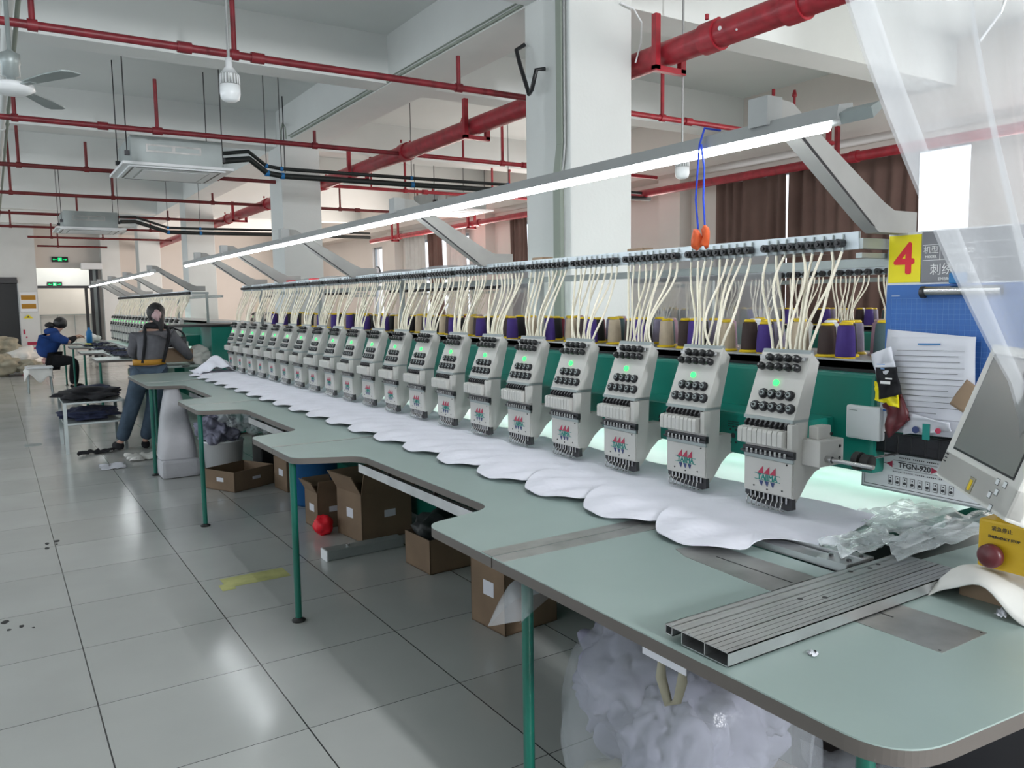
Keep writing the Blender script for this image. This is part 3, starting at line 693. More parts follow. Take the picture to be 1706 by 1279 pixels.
wp = empty('window_side_pipe', (7.42, 0, 2.87), 'red sprinkler pipe running along the top of the curtained windows', 'pipe')
mb('red').cyl((0, 2.6, 0), (0, 17.5, 0), .05, n=16).build('pipe', wp)
for y in (5.4, 9.15, 12.9, 16.2):
    b = mb('red').box(-.09, -.05, y-.02, y+.02, -.08, .35).box(.05, .09, y-.02, y+.02, -.08, .35).box(-.09, .09, y-.02, y+.02, -.09, -.06).cyl((0, y-.3, 0), (0, y-.22, 0), .062, n=16); b.build('bracket', wp)

# conduit along the beam and down the column
b = mb('conduit')
b.tube([(3.098, 4.66, 3.425), (3.098, 9.6, 3.425)], .011, n=8); b.tube([(3.095, 4.66, 3.455), (3.095, 9.7, 3.455)], .005, n=6)
tag(b.build('ceiling_conduit'), 'thin grey conduit clipped along the lower edge of the long beam', 'conduit')
b = mb('conduit'); b.box(3.080, 3.108, 4.22, 4.30, .9, 2.25, .003).box(3.080, 3.108, 4.20, 4.26, 2.45, 3.41, .003)
b.prism([(4.22, 2.25), (4.30, 2.25), (4.26, 2.45), (4.20, 2.45)], 3.080, 3.108, 'x'); b.m('lampgrey').cyl((3.095, 4.19, 2.45), (3.095, 4.19, 3.41), .008, n=8)
b.tube([(3.095, 4.19, 2.45), (3.095, 4.20, 2.36), (3.095, 4.24, 2.2)], .008, n=8)
tag(b.build('cable_duct'), 'grey cable duct with an offset bend on the nearest column', 'cable duct')
tag(mb('black').tube([(3.09, 4.62, 3.16), (3.03, 4.63, 3.12), (3.03, 4.59, 3.02), (3.02, 4.47, 2.80), (3.02, 4.44, 2.82), (3.03, 4.40, 2.94), (3.09, 4.39, 2.95)], .014, n=8).build('cable_hook'), 'bent black steel hook on the left face of the nearest column', 'hook')
tag(mb('whitep').tube([(3.50, 4.13, 3.35), (3.60, 4.12, 3.33), (3.66, 4.11, 3.25), (3.655, 4.11, 3.12), (3.625, 4.13, 3.0)], .006, n=6).build('white_cable'), 'white cable looping over the top of the nearest column', 'cable')
# pipes along the left edge of the picture
for x, z, r, nm in ((.20, 3.25, .030, 'pale thick conduit running away along the ceiling at the left edge'), (.255, 3.28, .014, 'thin grey conduit beside the thick one at the left edge'), (.14, 3.27, .022, 'pale conduit leftmost of the three at the left edge of the ceiling')):
    b = mb('conduit' if r < .02 else 'plaster').cyl((x, 4.3, z), (x, 22, z), r, n=12)
    for y in (5.5, 7.4, 9.6, 12): b.cyl((x, y-.03, z), (x, y+.03, z), r*1.35, n=12).cyl((x, y, z), (x, y, CZ), .004, n=6)
    tag(b.build('ceiling_conduit'), nm, 'conduit')
# hanging bulbs
def bulb(x, y, zb, label, s=1., zt=CZ, rod='lampgrey'):
    root = empty('hanging_bulb', (x, y, zb), label, 'bulb')
    mb(rod).cyl((0, 0, .2*s), (0, 0, zt-zb), .008*s, n=8).lathe([(0, zt-zb-.03), (.03, zt-zb-.03), (.03, zt-zb)], n=12).build('rod', root)
    mb('whitep').lathe([(0, .225*s), (.017*s, .225*s), (.018*s, .18*s), (.03*s, .165*s), (.048*s, .14*s), (.05*s, .14*s)], n=20).build('bulb_holder', root)
    b = mb('lampgrey').lathe([(.05*s, .14*s), (.052*s, .085*s), (.0, .085*s)], n=24); b.m('whitep')
    for q in range(20):
        t = 2*PI*q/20; b.box(-.0, .0, 0, 0, 0, 0) if False else b.cyl((.051*s*math.cos(t), .051*s*math.sin(t), .088*s), (.049*s*math.cos(t), .049*s*math.sin(t), .138*s), .003*s, n=4)
    b.build('heat_sink', root)
    mb('glow').lathe([(.0, 0), (.03*s, .002*s), (.046*s, .012*s), (.053*s, .04*s), (.052*s, .085*s), (0, .085*s)], n=24).build('globe', root)
bulb(1.20, 4.75, 2.60, 'white ribbed bulb hanging on a grey rod in front of the nearest red pipe', 1.05, SZ if False else CZ)
bulb(3.95, 3.88+.15, 2.27, 'white bulb hanging behind the work lamp, left of the brown curtain', .9)
bulb(6.2, 7.9, 2.86, 'small white sensor bulb hanging right of the nearest column', .8)
# ceiling fan
fan = empty('ceiling_fan', (.149, 4.5, 2.49), 'white ceiling fan with three blades at the left edge', 'ceiling fan')
mb('whitep').lathe([(0, -.032), (.06, -.028), (.095, -.008), (.09, .012), (.05, .025), (0, .025)], n=28).build('motor', fan)
mb('galv').lathe([(.02, .02), (.022, .045), (.038, .05), (.038, .10), (.042, .105), (.042, .15), (.02, .16), (.010, .17), (.010, CZ-2.49), (0, CZ-2.49)], n=20).build('rod', fan)
for a in (-1.05, 1.08, PI):
    X = Matrix.Rotation(a, 4, 'Z')
    b = mb('galv').xf(X).box(.08, .16, -.015, .015, .0, .006); b.m('galv').prism([(.12, -.03), (.30, -.050), (.43, -.045), (.45, -.02), (.45, .035), (.40, .045), (.12, .025)], .004, .010)
    b.build('blade', fan)
# air conditioner cassettes
def cassette(x, y, z, label, w=.80, d=.80):
    root = empty('ceiling_air_conditioner', (x, y, z), label, 'air conditioner', None)
    b = mb('galv').box(-w/2, w/2, -d/2, d/2, .03, .27, .006); b.m('steel')
    b.m('plate').box(-w*.34, w*.26, -d/2-.006, -d/2, .13, .20); b.m('galv').box(-w*.32, -.05, -d/2-.009, -d/2-.006, .145, .185).box(-.02, w*.24, -d/2-.009, -d/2-.006, .145, .185)
    b.m('dark').box(-w/2+.0, w/2, -d/2-.002, d/2, .022, .03)
    b.build('housing', root)
    p = mb('whitep').prism([(-.48, -.48), (.48, -.48), (.48, .48), (-.48, .48)], .0, .024); p.prism([(-.42, -.42), (.42, -.42), (.42, .42), (-.42, .42)], -.012, .0)
    p.m('lampgrey').box(-.3, .3, -.3, .3, -.016, -.012).m('whitep').box(-.285, .285, -.285, .285, -.019, -.016)
    p.m('dark').box(-.36, .36, -.39, -.375, -.014, -.0121).box(-.36, .36, .375, .39, -.014, -.0121).box(-.39, -.375, -.36, .36, -.014, -.0121).box(.375, .39, -.36, .36, -.014, -.0121)
    p.build('grille_panel', root)
    for sx in (-1, 1):
        for sy in (-1, 1):
            mb('dark').cyl((sx*(w/2+.02), sy*d*.40, .1), (sx*(w/2+.02), sy*d*.40, CZ-z), .005, n=6).box(sx*(w/2+.02)-.02, sx*(w/2+.02)+.02, sy*d*.40-.02, sy*d*.40+.02, .10, .14).build('hanging_rod', root)
    return root
cassette(1.55, 8.52, 2.74, 'nearer galvanised ceiling air conditioner with white grille, hung on thin rods')
cassette(1.38, 14.5, 2.66, 'farther ceiling air conditioner, hung left of the third column', .75)
def lines(pts, label, r=.024, dz=.075):
    root = empty('refrigerant_line', pts[0], label, 'insulated pipe'); o = Vector(pts[0])
    P = [Vector(p)-o for p in pts]
    mb('foam').tube([p+Vector((0, .02, dz)) for p in P], r*.8, n=8).build('pipe', root)
    mb('foam').tube(P, r*1.25, n=8).build('pipe', root)
    for i in range(2, len(P)-1, 1):
        p = P[i]; b = mb('bluetie').cyl(p+Vector((-.02, 0, 0)), p+Vector((.02, 0, 0)), r*1.4, n=10).cyl(p+Vector((-.015, .02, dz)), p+Vector((.015, .02, dz)), r*1.0, n=10); b.build('tie', root)
        mb('dark').cyl(p+Vector((0, .01, dz)), (p.x, p.y+.01, CZ-o.z), .004, n=6).build('hanging_rod', root)
lines([(1.98, 8.25, 2.86), (2.25, 8.3, 2.91), (2.45, 8.4, 2.80), (2.62, 8.45, 2.79), (4.05, 8.35, 2.78), (5.3, 8.3, 2.78), (6.6, 8.3, 2.80), (7.5, 8.25, 2.80)], 'black insulated pipes from the nearer air conditioner, running right past the columns')
lines([(1.78, 14.0, 2.78), (2.0, 14.1, 2.80), (2.5, 14.2, 2.66), (3.0, 14.2, 2.66), (4.6, 14.2, 2.68), (6.0, 14.2, 2.68)], 'black insulated pipes from the farther air conditioner')
cassette(5.9, 10.9, 2.80, 'air conditioner cassette beyond the nearest column on the window side')
# tall drop rods near the second column
for x, y in ((2.95, 9.4),): tag(mb('dark').cyl((x, y, 2.98), (x, y, CZ), .006, n=6).build('hanging_rod'), 'thin dark rod hanging from the ceiling in front of the second column', 'rod')
tag(mb('conduit').tube([(3.08, 9.72, 3.42), (3.06, 9.68, 3.55), (3.07, 9.8, 3.62), (3.08, 9.9, 3.55), (3.07, 9.86, 3.40)], .008, n=6).build('cable_loop'), 'loop of grey cable at the top of the second column', 'cable')

# curtains
struct('trim_%d' % k, mb('dark').cyl((8.03, 3.8, 2.945), (8.03, 17.4, 2.945), .014, n=8).box(8.03, 8.17, 4.6, 4.63, 2.93, 2.96).box(8.03, 8.17, 9.0, 9.03, 2.93, 2.96).box(8.03, 8.17, 15.95, 15.98, 2.93, 2.96)); k += 1
def curtain(y0, y1, z0, z1, x, mt, label, folds, amp=.05, grp='curtains at the right wall windows'):
    b = mb(mt)
    def f(u, v):
        y = y0+(y1-y0)*u; z = z0+(z1-z0)*v
        w = math.sin(u*folds*2*PI+1.3*math.sin(u*9))*amp*(.6+.4*math.sin(v*3+u*5))+.012*math.sin(u*folds*5.3+v*4)
        return (x+w, y, z+(.02*math.sin(u*17) if v > .5 else 0))
    sheet(b, f, int(folds*14), 12, .004)
    tag(b.build('curtain'), label, 'curtain', grp)
curtain(4.80, 6.42, .03, 2.94, 8.0, 'curtain', 'brown curtain nearest the camera, beside the uncovered window strip', 9)
curtain(6.44, 7.56, .03, 2.94, 8.0, 'curtain', 'brown curtain left of the nearest brown one, by the white wall strip', 7)
curtain(12.0, 12.5, .03, 2.94, 8.02, 'curtain', 'narrow brown curtain seen left of the nearest column', 4)
curtain(15.2, 15.8, .03, 2.94, 8.02, 'curtain', 'narrow brown curtain between two white curtains, farther back', 5)
curtain(16.0, 17.0, .03, 2.94, 8.03, 'curtainw', 'white curtain left of the narrow farther brown one', 6)
curtain(14.2, 15.0, .03, 2.94, 8.03, 'curtainw', 'white curtain right of the narrow farther brown one', 4)
ck = empty('wall_clock', (8.15, 18.85, 2.2), 'round white clock on the far part of the right wall', 'clock')
mb('dark').cyl((0, 0, 0), (-.03, 0, 0), .17, n=28).build('clock_rim', ck); mb('paper').cyl((-.03, 0, 0), (-.034, 0, 0), .15, n=28).m('ink').box(-.037, -.034, -.004, .004, 0, .11).box(-.037, -.034, 0, .08, -.004, .004).build('clock_face', ck)

# exit signs and things on the far wall
def exit_sign(x, y, z, label):
    r = empty('exit_sign', (x, y, z), label, 'exit sign')
    mb('black').box(-.19, .19, -.03, 0, -.07, .07, .004).build('housing', r)
    b = mb('exit').box(-.045, .045, -.034, -.030, -.045, .045)
    b.box(-.15, -.07, -.034, -.030, -.006, .006).prism([(-.17, 0), (-.13, .022), (-.13, -.022)], -.034, -.030, 'y').box(.07, .15, -.034, -.030, -.006, .006).prism([(.17, 0), (.13, .022), (.13, -.022)], -.034, -.030, 'y')
    b.m('whitep').cyl((.0, -.034, .028), (.0, -.036, .028), .009, n=8).prism([(-.014, .016), (.014, .016), (.008, -.012), (.022, -.034), (.012, -.038), (-.0, -.014), (-.018, -.036), (-.026, -.032), (-.010, -.008)], -.036, -.034, 'y')
    b.build('pictogram', r)
exit_sign(1.60, EY-.005, 2.72, 'green running-man exit sign high on the far wall above the doorway')
exit_sign(1.60, 27.19, 2.14, 'green running-man exit sign above the inner corridor door')
nb = empty('notice_board', (.81, EY-.36, 1.62), 'white notice board with two brown panels on the far pillar', 'notice board')
mb('whitep').box(-.19, .19, -.03, 0, -.25, .25, .003).build('backing', nb); mb('belt').box(-.16, .16, -.036, -.03, .05, .17).box(-.16, .16, -.036, -.03, -.17, -.05).build('brown_panel', nb)
tag(mb('signy').prism([(.67, 1.20), (.89, 1.20), (.78, 1.30)], EY-.365, EY-.355, 'y').m('ink').prism([(.74, 1.22), (.82, 1.22), (.78, 1.27)], EY-.368, EY-.365, 'y').build('warning_sign'), 'small triangular warning sign below the notice board', 'sign')
tag(mb('redink').box(.72, .93, EY-.36, EY-.352, .52, .60).box(.65, .69, EY-.36, EY-.352, .80, .92).box(.70, .73, EY-.36, EY-.352, .70, .74).build('wall_lettering'), 'small red printed notices on the far pillar', 'notice')
tag(mb('whitep').box(2.05, 2.55, EY-.42, EY-.1, 2.46, 2.62, .01).build('door_closer_box'), 'white box above the right side of the far doorway', 'box')
r = empty('extinguisher_box', (.78, EY-.55, 0), 'red and white fire extinguisher box at the foot of the far pillar', 'fire extinguisher box')
mb('redink').box(-.22, .22, -.12, .12, .12, .46, .006).box(-.22, .22, -.1, .1, .0, .10).build('case', r); b = mb('whitep').box(-.15, .15, -.126, -.12, .28, .42)
for q in range(3): b.cyl((-.1+.1*q, -.126, .19), (-.1+.1*q, -.132, .19), .04, n=12)
b.build('label_print', r)
# glazed partition in the corridor
b = mb('galv')
for q in range(4): b.box(1.2+.45*q, 1.22+.45*q, 27.9, 27.93, 0, 1.25)
b.box(1.2, 2.57, 27.9, 27.93, 1.23, 1.26).m('curtainw').box(1.2, 2.57, 27.94, 27.96, 0, 1.22)
tag(b.build('corridor_partition'), 'low pale partition standing in the corridor beyond the doorway', 'partition')

# ================================================================== THINGS AT THE NEAR END OF THE MACHINE
# aluminium extrusion plank lying across the table
px0, px1, py0, py1 = 1.09, 1.88, .985, 1.150
b = mb('alu'); z0, z1 = .8025, .830
pl = MB().m('alu')
for (a0, a1, c0, c1) in ((py0, py1, z1-.002, z1), (py0, py1-.045, z0, z0+.002), (py0, py0+.002, z0, z1), (py0+.058, py0+.060, z0, z1), (py0+.118, py0+.120, z0, z1), (py1-.002, py1, z0+.008, z1), (py1-.020, py1-.018, z0+.008, z1), (py1-.020, py1, z0+.008, z0+.010)):
    pl.box(px0, px1, a0, a1, c0, c1)
pl.m('dark')
for q in range(7): yy = py0+.012+q*.0150; pl.box(px0, px1, yy, yy+.0008, z1, z1+.0003)
for x, y in ((1.42, 1.085), (1.47, 1.06), (1.72, 1.12), (1.76, 1.125), (1.66, 1.13)): pl.cyl((x, y, z1), (x, y, z1+.0006), .006, n=12)
tag(pl.build('aluminium_plank'), 'hollow grooved aluminium plank lying across the near end of the table', 'aluminium profile')
# board with the yellow number sign
bx = 2.25
sb = empty('sign_board', (bx, 1.14, .80), 'tall white board with a yellow number 4 sign and grey printed header', 'sign board')
mb('whitep').box(0, .012, -.30, .297, .285, .856, .001).m('galv').box(.012, .055, .24, .318, .36, .38).box(.012, .055, .24, .318, .78, .80).build('backing', sb)
y_ = mb('signy').box(-.0025, 0, .196, .294, .712, .848); join_text(y_, '4', .125, 'signr', face_x(-.0032, .245, .776), .003); y_.build('number_plate', sb)
g = mb('signg').box(-.0025, 0, -.29, .194, .710, .852); g.m('print')
for zz in (.772, .815): g.box(-.0032, -.0025, -.29, .190, zz, zz+.0012)
g.box(-.0032, -.0025, .140, .141, .772, .815)
join_text(g, '机型', .022, 'print', face_x(-.0034, .166, .800)); join_text(g, 'MODEL', .010, 'print', face_x(-.0034, .166, .782), .0002)
join_text(g, 'TFGN-920', .018, 'print', face_x(-.0034, .085, .794), .0002)
join_text(g, '刺绣作业', .034, 'print', face_x(-.0034, .100, .744)); join_text(g, 'EMBROIDERY', .012, 'print', face_x(-.0034, .107, .719), .0003)
g.build('header_print', sb)
c = mb('bluetie').box(-.028, -.0025, .06, .10, .705, .735, .004).build('hook', sb)
cbd = empty('clipboard', (bx-.006, 1.20, .80), 'blue gridded cutting mat hanging under the yellow number sign', 'cutting mat')
mt = mb('blue').box(-.006, -.001, -.33, .232, .33, .705, .001).m('bluel')
for q in range(34): mt.box(-.0066, -.006, .215-q*.0155-.0004, .215-q*.0155, .46, .665)
for q in range(15): mt.box(-.0066, -.006, -.30, .215, .46+q*.0146, .4604+q*.0146)
mt.m('print').box(-.0068, -.006, .19, .215, .672, .674)
mt.build('mat', cbd)
cl = mb('steel').cyl((-.014, .115, .685), (-.014, -.10, .685), .014, n=14).box(-.02, -.006, -.10, .115, .672, .690, .002).m('dark').cyl((-.016, .118, .683), (-.016, .108, .683), .017, n=14); cl.build('clip', cbd)
# papers
def paper(name, y0_, y1_, z0_, z1_, x, mt_, label, cat, tilt=0., lines_=0, rz=0.):
    b = mb(mt_); cy, cz = (y0_+y1_)/2, (z0_+z1_)/2; hw, hh = abs(y1_-y0_)/2, (z1_-z0_)/2
    X_ = Matrix.Translation((x, cy, cz)) @ Matrix.Rotation(rz, 4, 'X') @ Matrix.Rotation(tilt, 4, 'Y'); b.xf(X_)
    sheet(b, lambda u, v: (-.004*math.sin(u*3)+.003*math.sin(v*5+u*3), -hw+2*hw*u, -hh+2*hh*v), 8, 10, .0012)
    r = random.Random(5); b.m('ink')
    for q in range(lines_):
        zz = hh*.72-q*(hh*1.5/max(1, lines_)); a = -hw*.85; e = hw*(.1+.75*r.random())
        b.box(-.0095, -.0085, -e, -a, zz, zz+.0012) if q % 3 else b.box(-.0095, -.0085, -hw*.8, hw*.8, zz, zz+.0008)
    if lines_: b.m('bluetie').box(-.0095, -.0085, -.03, .035, hh*.84, hh*.84+.004)
    b.xf(None); return tag(b.build(name), label, cat)
paper('document', 1.165, 1.425, 1.13, 1.368, 2.226, 'paper', 'back sheet of paper leaning at the left of the printed document', 'paper', 0, 0, .06)
paper('document', 1.150, 1.395, 1.08, 1.358, 2.212, 'paper', 'white printed document with text lines in front of the blue mat', 'paper', .03, 13, -.03)
paper('document', 1.14, 1.19, 1.16, 1.24, 2.198, 'cardl', 'small tan slip of paper beside the grey screen', 'paper', .1, 0, .5)
# swatches
def swatch(pts, mt_, label, seed, th=.004):
    b = mb(mt_); P = [Vector(p) for p in pts]
    def f(u, v):
        p = P[0].lerp(P[1], u).lerp(P[3].lerp(P[2], u), v); n_ = noise.noise(Vector((u*3, v*3, seed)))
        return p+Vector((.012*n_, .006*n_, .004*math.sin(v*9+seed)))
    sheet(b, f, 10, 10, th); return b
q = swatch([(2.18, 1.435, 1.30), (2.18, 1.375, 1.325), (2.18, 1.355, 1.255), (2.18, 1.415, 1.235)], 'paper', '', 1); q.m('bluel').box(2.166, 2.168, 1.385, 1.41, 1.262, 1.266).box(2.166, 2.168, 1.385, 1.41, 1.275, 1.277)
tag(q.build('cloth_swatch'), 'pale lilac cloth swatch hanging at the lower left of the board', 'cloth swatch')
q = swatch([(2.17, 1.412, 1.262), (2.17, 1.350, 1.268), (2.16, 1.325, 1.20), (2.165, 1.395, 1.178)], 'blackc', '', 2); q.m('print').box(2.148, 2.150, 1.355, 1.385, 1.222, 1.230).box(2.148, 2.150, 1.350, 1.370, 1.236, 1.240)
tag(q.build('cloth_swatch'), 'black embroidered cloth swatch below the lilac one', 'cloth swatch')
q = swatch([(2.175, 1.42, 1.225), (2.175, 1.345, 1.20), (2.175, 1.34, 1.155), (2.175, 1.415, 1.17)], 'signy', '', 3)
tag(q.build('cloth_swatch'), 'pale yellow cloth swatch peeking out under the black one', 'cloth swatch')
q = swatch([(2.19, 1.395, 1.165), (2.19, 1.345, 1.20), (2.19, 1.315, 1.12), (2.19, 1.375, 1.06)], 'estop', '', 4, .012)
tag(q.build('cloth_swatch'), 'dark maroon cloth lump above the wire basket', 'cloth swatch')
q = swatch([(2.20, 1.352, 1.145), (2.18, 1.20, 1.130), (2.20, 1.20, 1.10), (2.20, 1.34, 1.07)], 'paper', '', 5)
q.m('navyink').cyl((2.185, 1.295, 1.095), (2.182, 1.295, 1.095), .010, n=10).m('redink').cyl((2.185, 1.23, 1.10), (2.182, 1.23, 1.10), .008, n=10).m('tealink').box(2.184, 2.187, 1.255, 1.275, 1.07, 1.115)
tag(q.build('cloth_swatch'), 'white folded cloth printed with small motifs inside the wire basket', 'cloth swatch')
q = swatch([(2.23, 1.32, 1.160), (2.21, 1.20, 1.150), (2.22, 1.20, 1.13), (2.23, 1.32, 1.125)], 'whitep', '', 6)
tag(q.build('cloth_swatch'), 'plain white folded cloth behind the printed one in the basket', 'cloth swatch')
# basket of black wire mesh
bk = empty('wire_basket', (2.30, 1.35, 1.0045), 'black wire mesh basket on top of the control box', 'basket')
x0_, x1_, y0_, y1_, h_ = -.045, .10, -.17, .125, .058
mb('mesh').box(x0_, x0_+.002, y0_, y1_, 0, h_).box(x1_-.002, x1_, y0_, y1_, 0, h_).box(x0_, x1_, y0_, y0_+.002, 0, h_).box(x0_, x1_, y1_-.002, y1_, 0, h_).box(x0_, x1_, y0_, y1_, 0, .002).build('mesh_wall', bk)
b = mb('black')
for z in (.0, h_): b.tube([(x0_, y0_, z), (x1_, y0_, z), (x1_, y1_, z), (x0_, y1_, z), (x0_, y0_, z)], .003, n=6)
for q in range(8): b.cyl((x0_, y0_+q*.042, 0), (x0_, y0_+q*.042, h_), .0015, n=5)
b.build('rim', bk)
tag(mb('black').lathe([(0, 0), (.03, 0), (.036, .10), (.033, .10), (.028, .004), (0, .004)], (2.345, 1.235, 1.008), 20).build('mesh_cup'), 'black mesh cup standing in the wire basket beside the screen', 'cup')
# white square unit on the beam
wb = empty('switch_unit', (2.24, 1.492, 1.035), 'white square plastic unit on the teal beam beside the swatches', 'switch box')
mb('whitep').box(-.012, .045, -.058, .058, 0, .104, .008).build('housing', wb); mb('galv').box(-.0135, -.012, .018, .045, .088, .090).build('marking', wb)
# operator console with screen and emergency stop
P0 = Vector((1.95, 1.101, 1.031)); Wd = Vector((-.694, -.720, 0)).normalized(); Ud = (Vector((0, 0, .309))+Vector((.72, -.694, 0))*.112).normalized(); Nd = Wd.cross(Ud); Nd = Nd if Nd.dot(Vector((.72, -.694, 0))) > 0 else -Nd
oc = empty('operator_console', (2.02, .86, .80), 'beige operator console with a grey screen, tilted on its stand', 'operator console')
MX = Matrix.Translation(P0-Vector((2.02, .86, .80))) @ Matrix((Wd, Ud, Nd)).transposed().to_4x4()
b = mb('beigem').xf(MX); b.box(0, .43, 0, .345, 0, .035, .006); b.prism([(.03, .03), (.40, .03), (.40, .31), (.03, .31)], .034, .085, 'z'); b.box(.0, .43, -.002, .07, .0, .07, .006); b.build('monitor_housing', oc)
b = mb('dark').xf(MX).box(.042, .398, .078, .322, -.0015, 0).m('screen').box(.047, .393, .083, .317, -.0022, -.0015); b.build('screen', oc)
b = mb('beige').xf(MX).box(.205, .235, .006, .042, -.002, 0).m('yellow').box(.213, .227, .012, .036, -.003, -.002); b.build('disk_slot', oc)
for (x, y) in ((.335, .060), (.325, .028), (.372, .062), (.350, .040), (.352, .006)):
    b = mb('whitep').xf(MX).box(x-.007, x+.007, y-.006, y+.006, -.0014, 0).m('dark').box(x-.0082, x+.0082, y-.0072, y+.0072, -.0006, 0); b.build('button', oc)
b = mb('dark').xf(MX)
for q in range(3): b.box(.012, .028, .040+q*.009, .043+q*.009, -.0008, 0)
b.build('marking', oc)
mb('white').cyl((0, .0, 0), (0, 0, .19), .022, n=18).cyl((0, 0, 0), (0, 0, .012), .06, n=24).box(-.16, .03, -.03, .03, .16, .20, .01).cyl((-.15, .0, .19), (-.12, .0, .235), .05, .06, n=20).build('stand', oc)
b = mb('ochre').box(-.22, -.15, -.055, .055, .078, .186, .006).build('emergency_stop_box', oc)
e = mb('estop').lathe([(.0, -.032), (.020, -.030), (.026, -.024), (.026, -.012), (.016, -.006), (.016, 0), (0, 0)], (-.22, .018, .112), 24, 'x').build('stop_button', b)
e = mb('ink'); join_text(e, 'EMERGENCY STOP', .0078, 'ink', face_x(-.2206, .0, .150), .0002); join_text(e, '紧急停止', .011, 'ink', face_x(-.2206, .005, .168)); e.build('stop_print', b)
mb('ochre').box(-.15, -.02, -.02, .02, .15, .17).build('bracket', oc)
# carton with white cloth
cx = empty('cardboard_box', (1.90, .86, .8006), 'low cardboard box on the table under the yellow emergency stop, at the right edge', 'cardboard box')
mb('cardl').box(-.10, .075, -.20, .09, 0, .045).build('carton', cx)
b = mb('cloth')
sheet(b, lambda u, v: (1.735+.32*u+.012*math.sin(v*9), 1.0-.40*v, .852+.018*math.sin(u*5+1)*math.sin(v*7)-(.040*max(0, 1-u*5)**1.5)*(.6+.4*math.sin(v*14))-.045*max(0, 1-v*7)**2), 26, 26, .003)
tag(b.build('cloth'), 'off-white cloth draped over the cardboard box at the right edge', 'cloth')
# crumpled film pieces
def crumple(name, x0, x1, y0, y1, z, amp, mt_, label, cat, seed, shear=0., n=20):
    b = mb(mt_)
    def f(u, v):
        x = x0+(x1-x0)*u+shear*v; y = y0+(y1-y0)*v; e = .04*noise.noise(Vector((u*5, v*5, seed)))
        h = abs(noise.noise(Vector((x*14+seed, y*14, seed*3))))+.5*abs(noise.noise(Vector((x*31, y*29+seed, 1))))
        return (x+e, y+e*.6, z+amp*h)
    sheet(b, f, n, n, .0006); return tag(b.build(name), label, cat)
crumple('plastic_film', 1.80, 2.32, 1.10, 1.22, .836, .020, 'film', 'crumpled clear plastic film lying over the right end of the plank', 'plastic film', 1, .12)
crumple('plastic_film', 1.72, 1.98, 1.19, 1.31, .832, .02, 'film', 'thin clear plastic film at the corner of the frame rail', 'plastic film', 2, .06)
crumple('plastic_film', 2.05, 2.40, 1.24, 1.46, .816, .022, 'film', 'flat clear plastic film on the bed in front of the control box', 'plastic film', 3, .04)
crumple('white_scrap', 1.26, 1.275, .93, .945, .8012, .006, 'paper', 'tiny white paper scrap on the near table', 'paper scrap', 4, 0, 4)
crumple('white_scrap', 1.72, 1.75, .82, .835, .8015, .02, 'paper', 'thin white scrap standing by the corner of the near steel plate', 'paper scrap', 5, 0, 4)
# hanging translucent curtain
vc = empty('plastic_curtain', (1.6, .80, CZ), 'translucent white plastic curtain hanging in the upper right corner', 'curtain')
b = mb('veil')
def vf(u, v):
    z = 2.42-1.60*v; T_ = [(2.42, .93), (1.929, 1.155), (1.822, 1.232), (1.669, 1.355), (1.529, 1.471), (1.36, 1.63), (1.296, 1.70), (1.222, 1.74), (.82, 1.80)]
    for (za, xa), (zb_, xb_) in zip(T_, T_[1:]):
        if za >= z >= zb_-1e-6: xl = xa+(xb_-xa)*(za-z)/(za-zb_); break
    x = xl+(2.45-xl)*u; w = .022*math.sin(u*21+v*2.0)+.012*math.sin(u*47+v*5)
    return (x-1.6, w, z-CZ)
sheet(b, lambda u, v: vf(u, v), 90, 20); b.build('film_panel', vc)
b = mb('veil')
sheet(b, lambda u, v: (vf(u*.045, v)[0], vf(u*.045, v)[1]-.006, vf(u, v)[2]), 4, 20); b.build('hem', vc)
mb('print').tube([(-.06, .02, -1.90), (.0, .015, -1.84), (.06, .01, -1.72), (.10, .01, 0)], .0025, n=6).build('string', vc)
mb('print').cyl((-.62, 0, -1.41), (.85, 0, -1.41), .005, n=8).cyl((-.6, 0, -1.41), (-.6, 0, 0), .002, n=6).cyl((.8, 0, -1.41), (.8, 0, 0), .002, n=6).build('wire', vc)
# blue cord with orange net bits over the lamp rail
hc = empty('cord_loop', (1.655, 1.59, 1.62), 'blue cord loop with orange ends hanging over the work lamp', 'cord')
mb('cord').tube([(-.03, .006, .04), (-.034, .012, .12), (-.030, .010, .2), (-.034, .0, .262), (-.022, -.006, .305), (.04, -.004, .306)], .003, n=6).tube([(-.03, -.018, .05), (-.034, -.016, .12), (-.032, -.016, .2), (-.034, -.006, .262)], .003, n=6).build('cord', hc)
mb('orange').ball((-.03, .010, .012), .022, 2, (.6, .8, 1.2), .9, 1).ball((-.03, -.022, .02), .018, 2, (.6, .7, 1.5), .9, 4).build('net_end', hc)

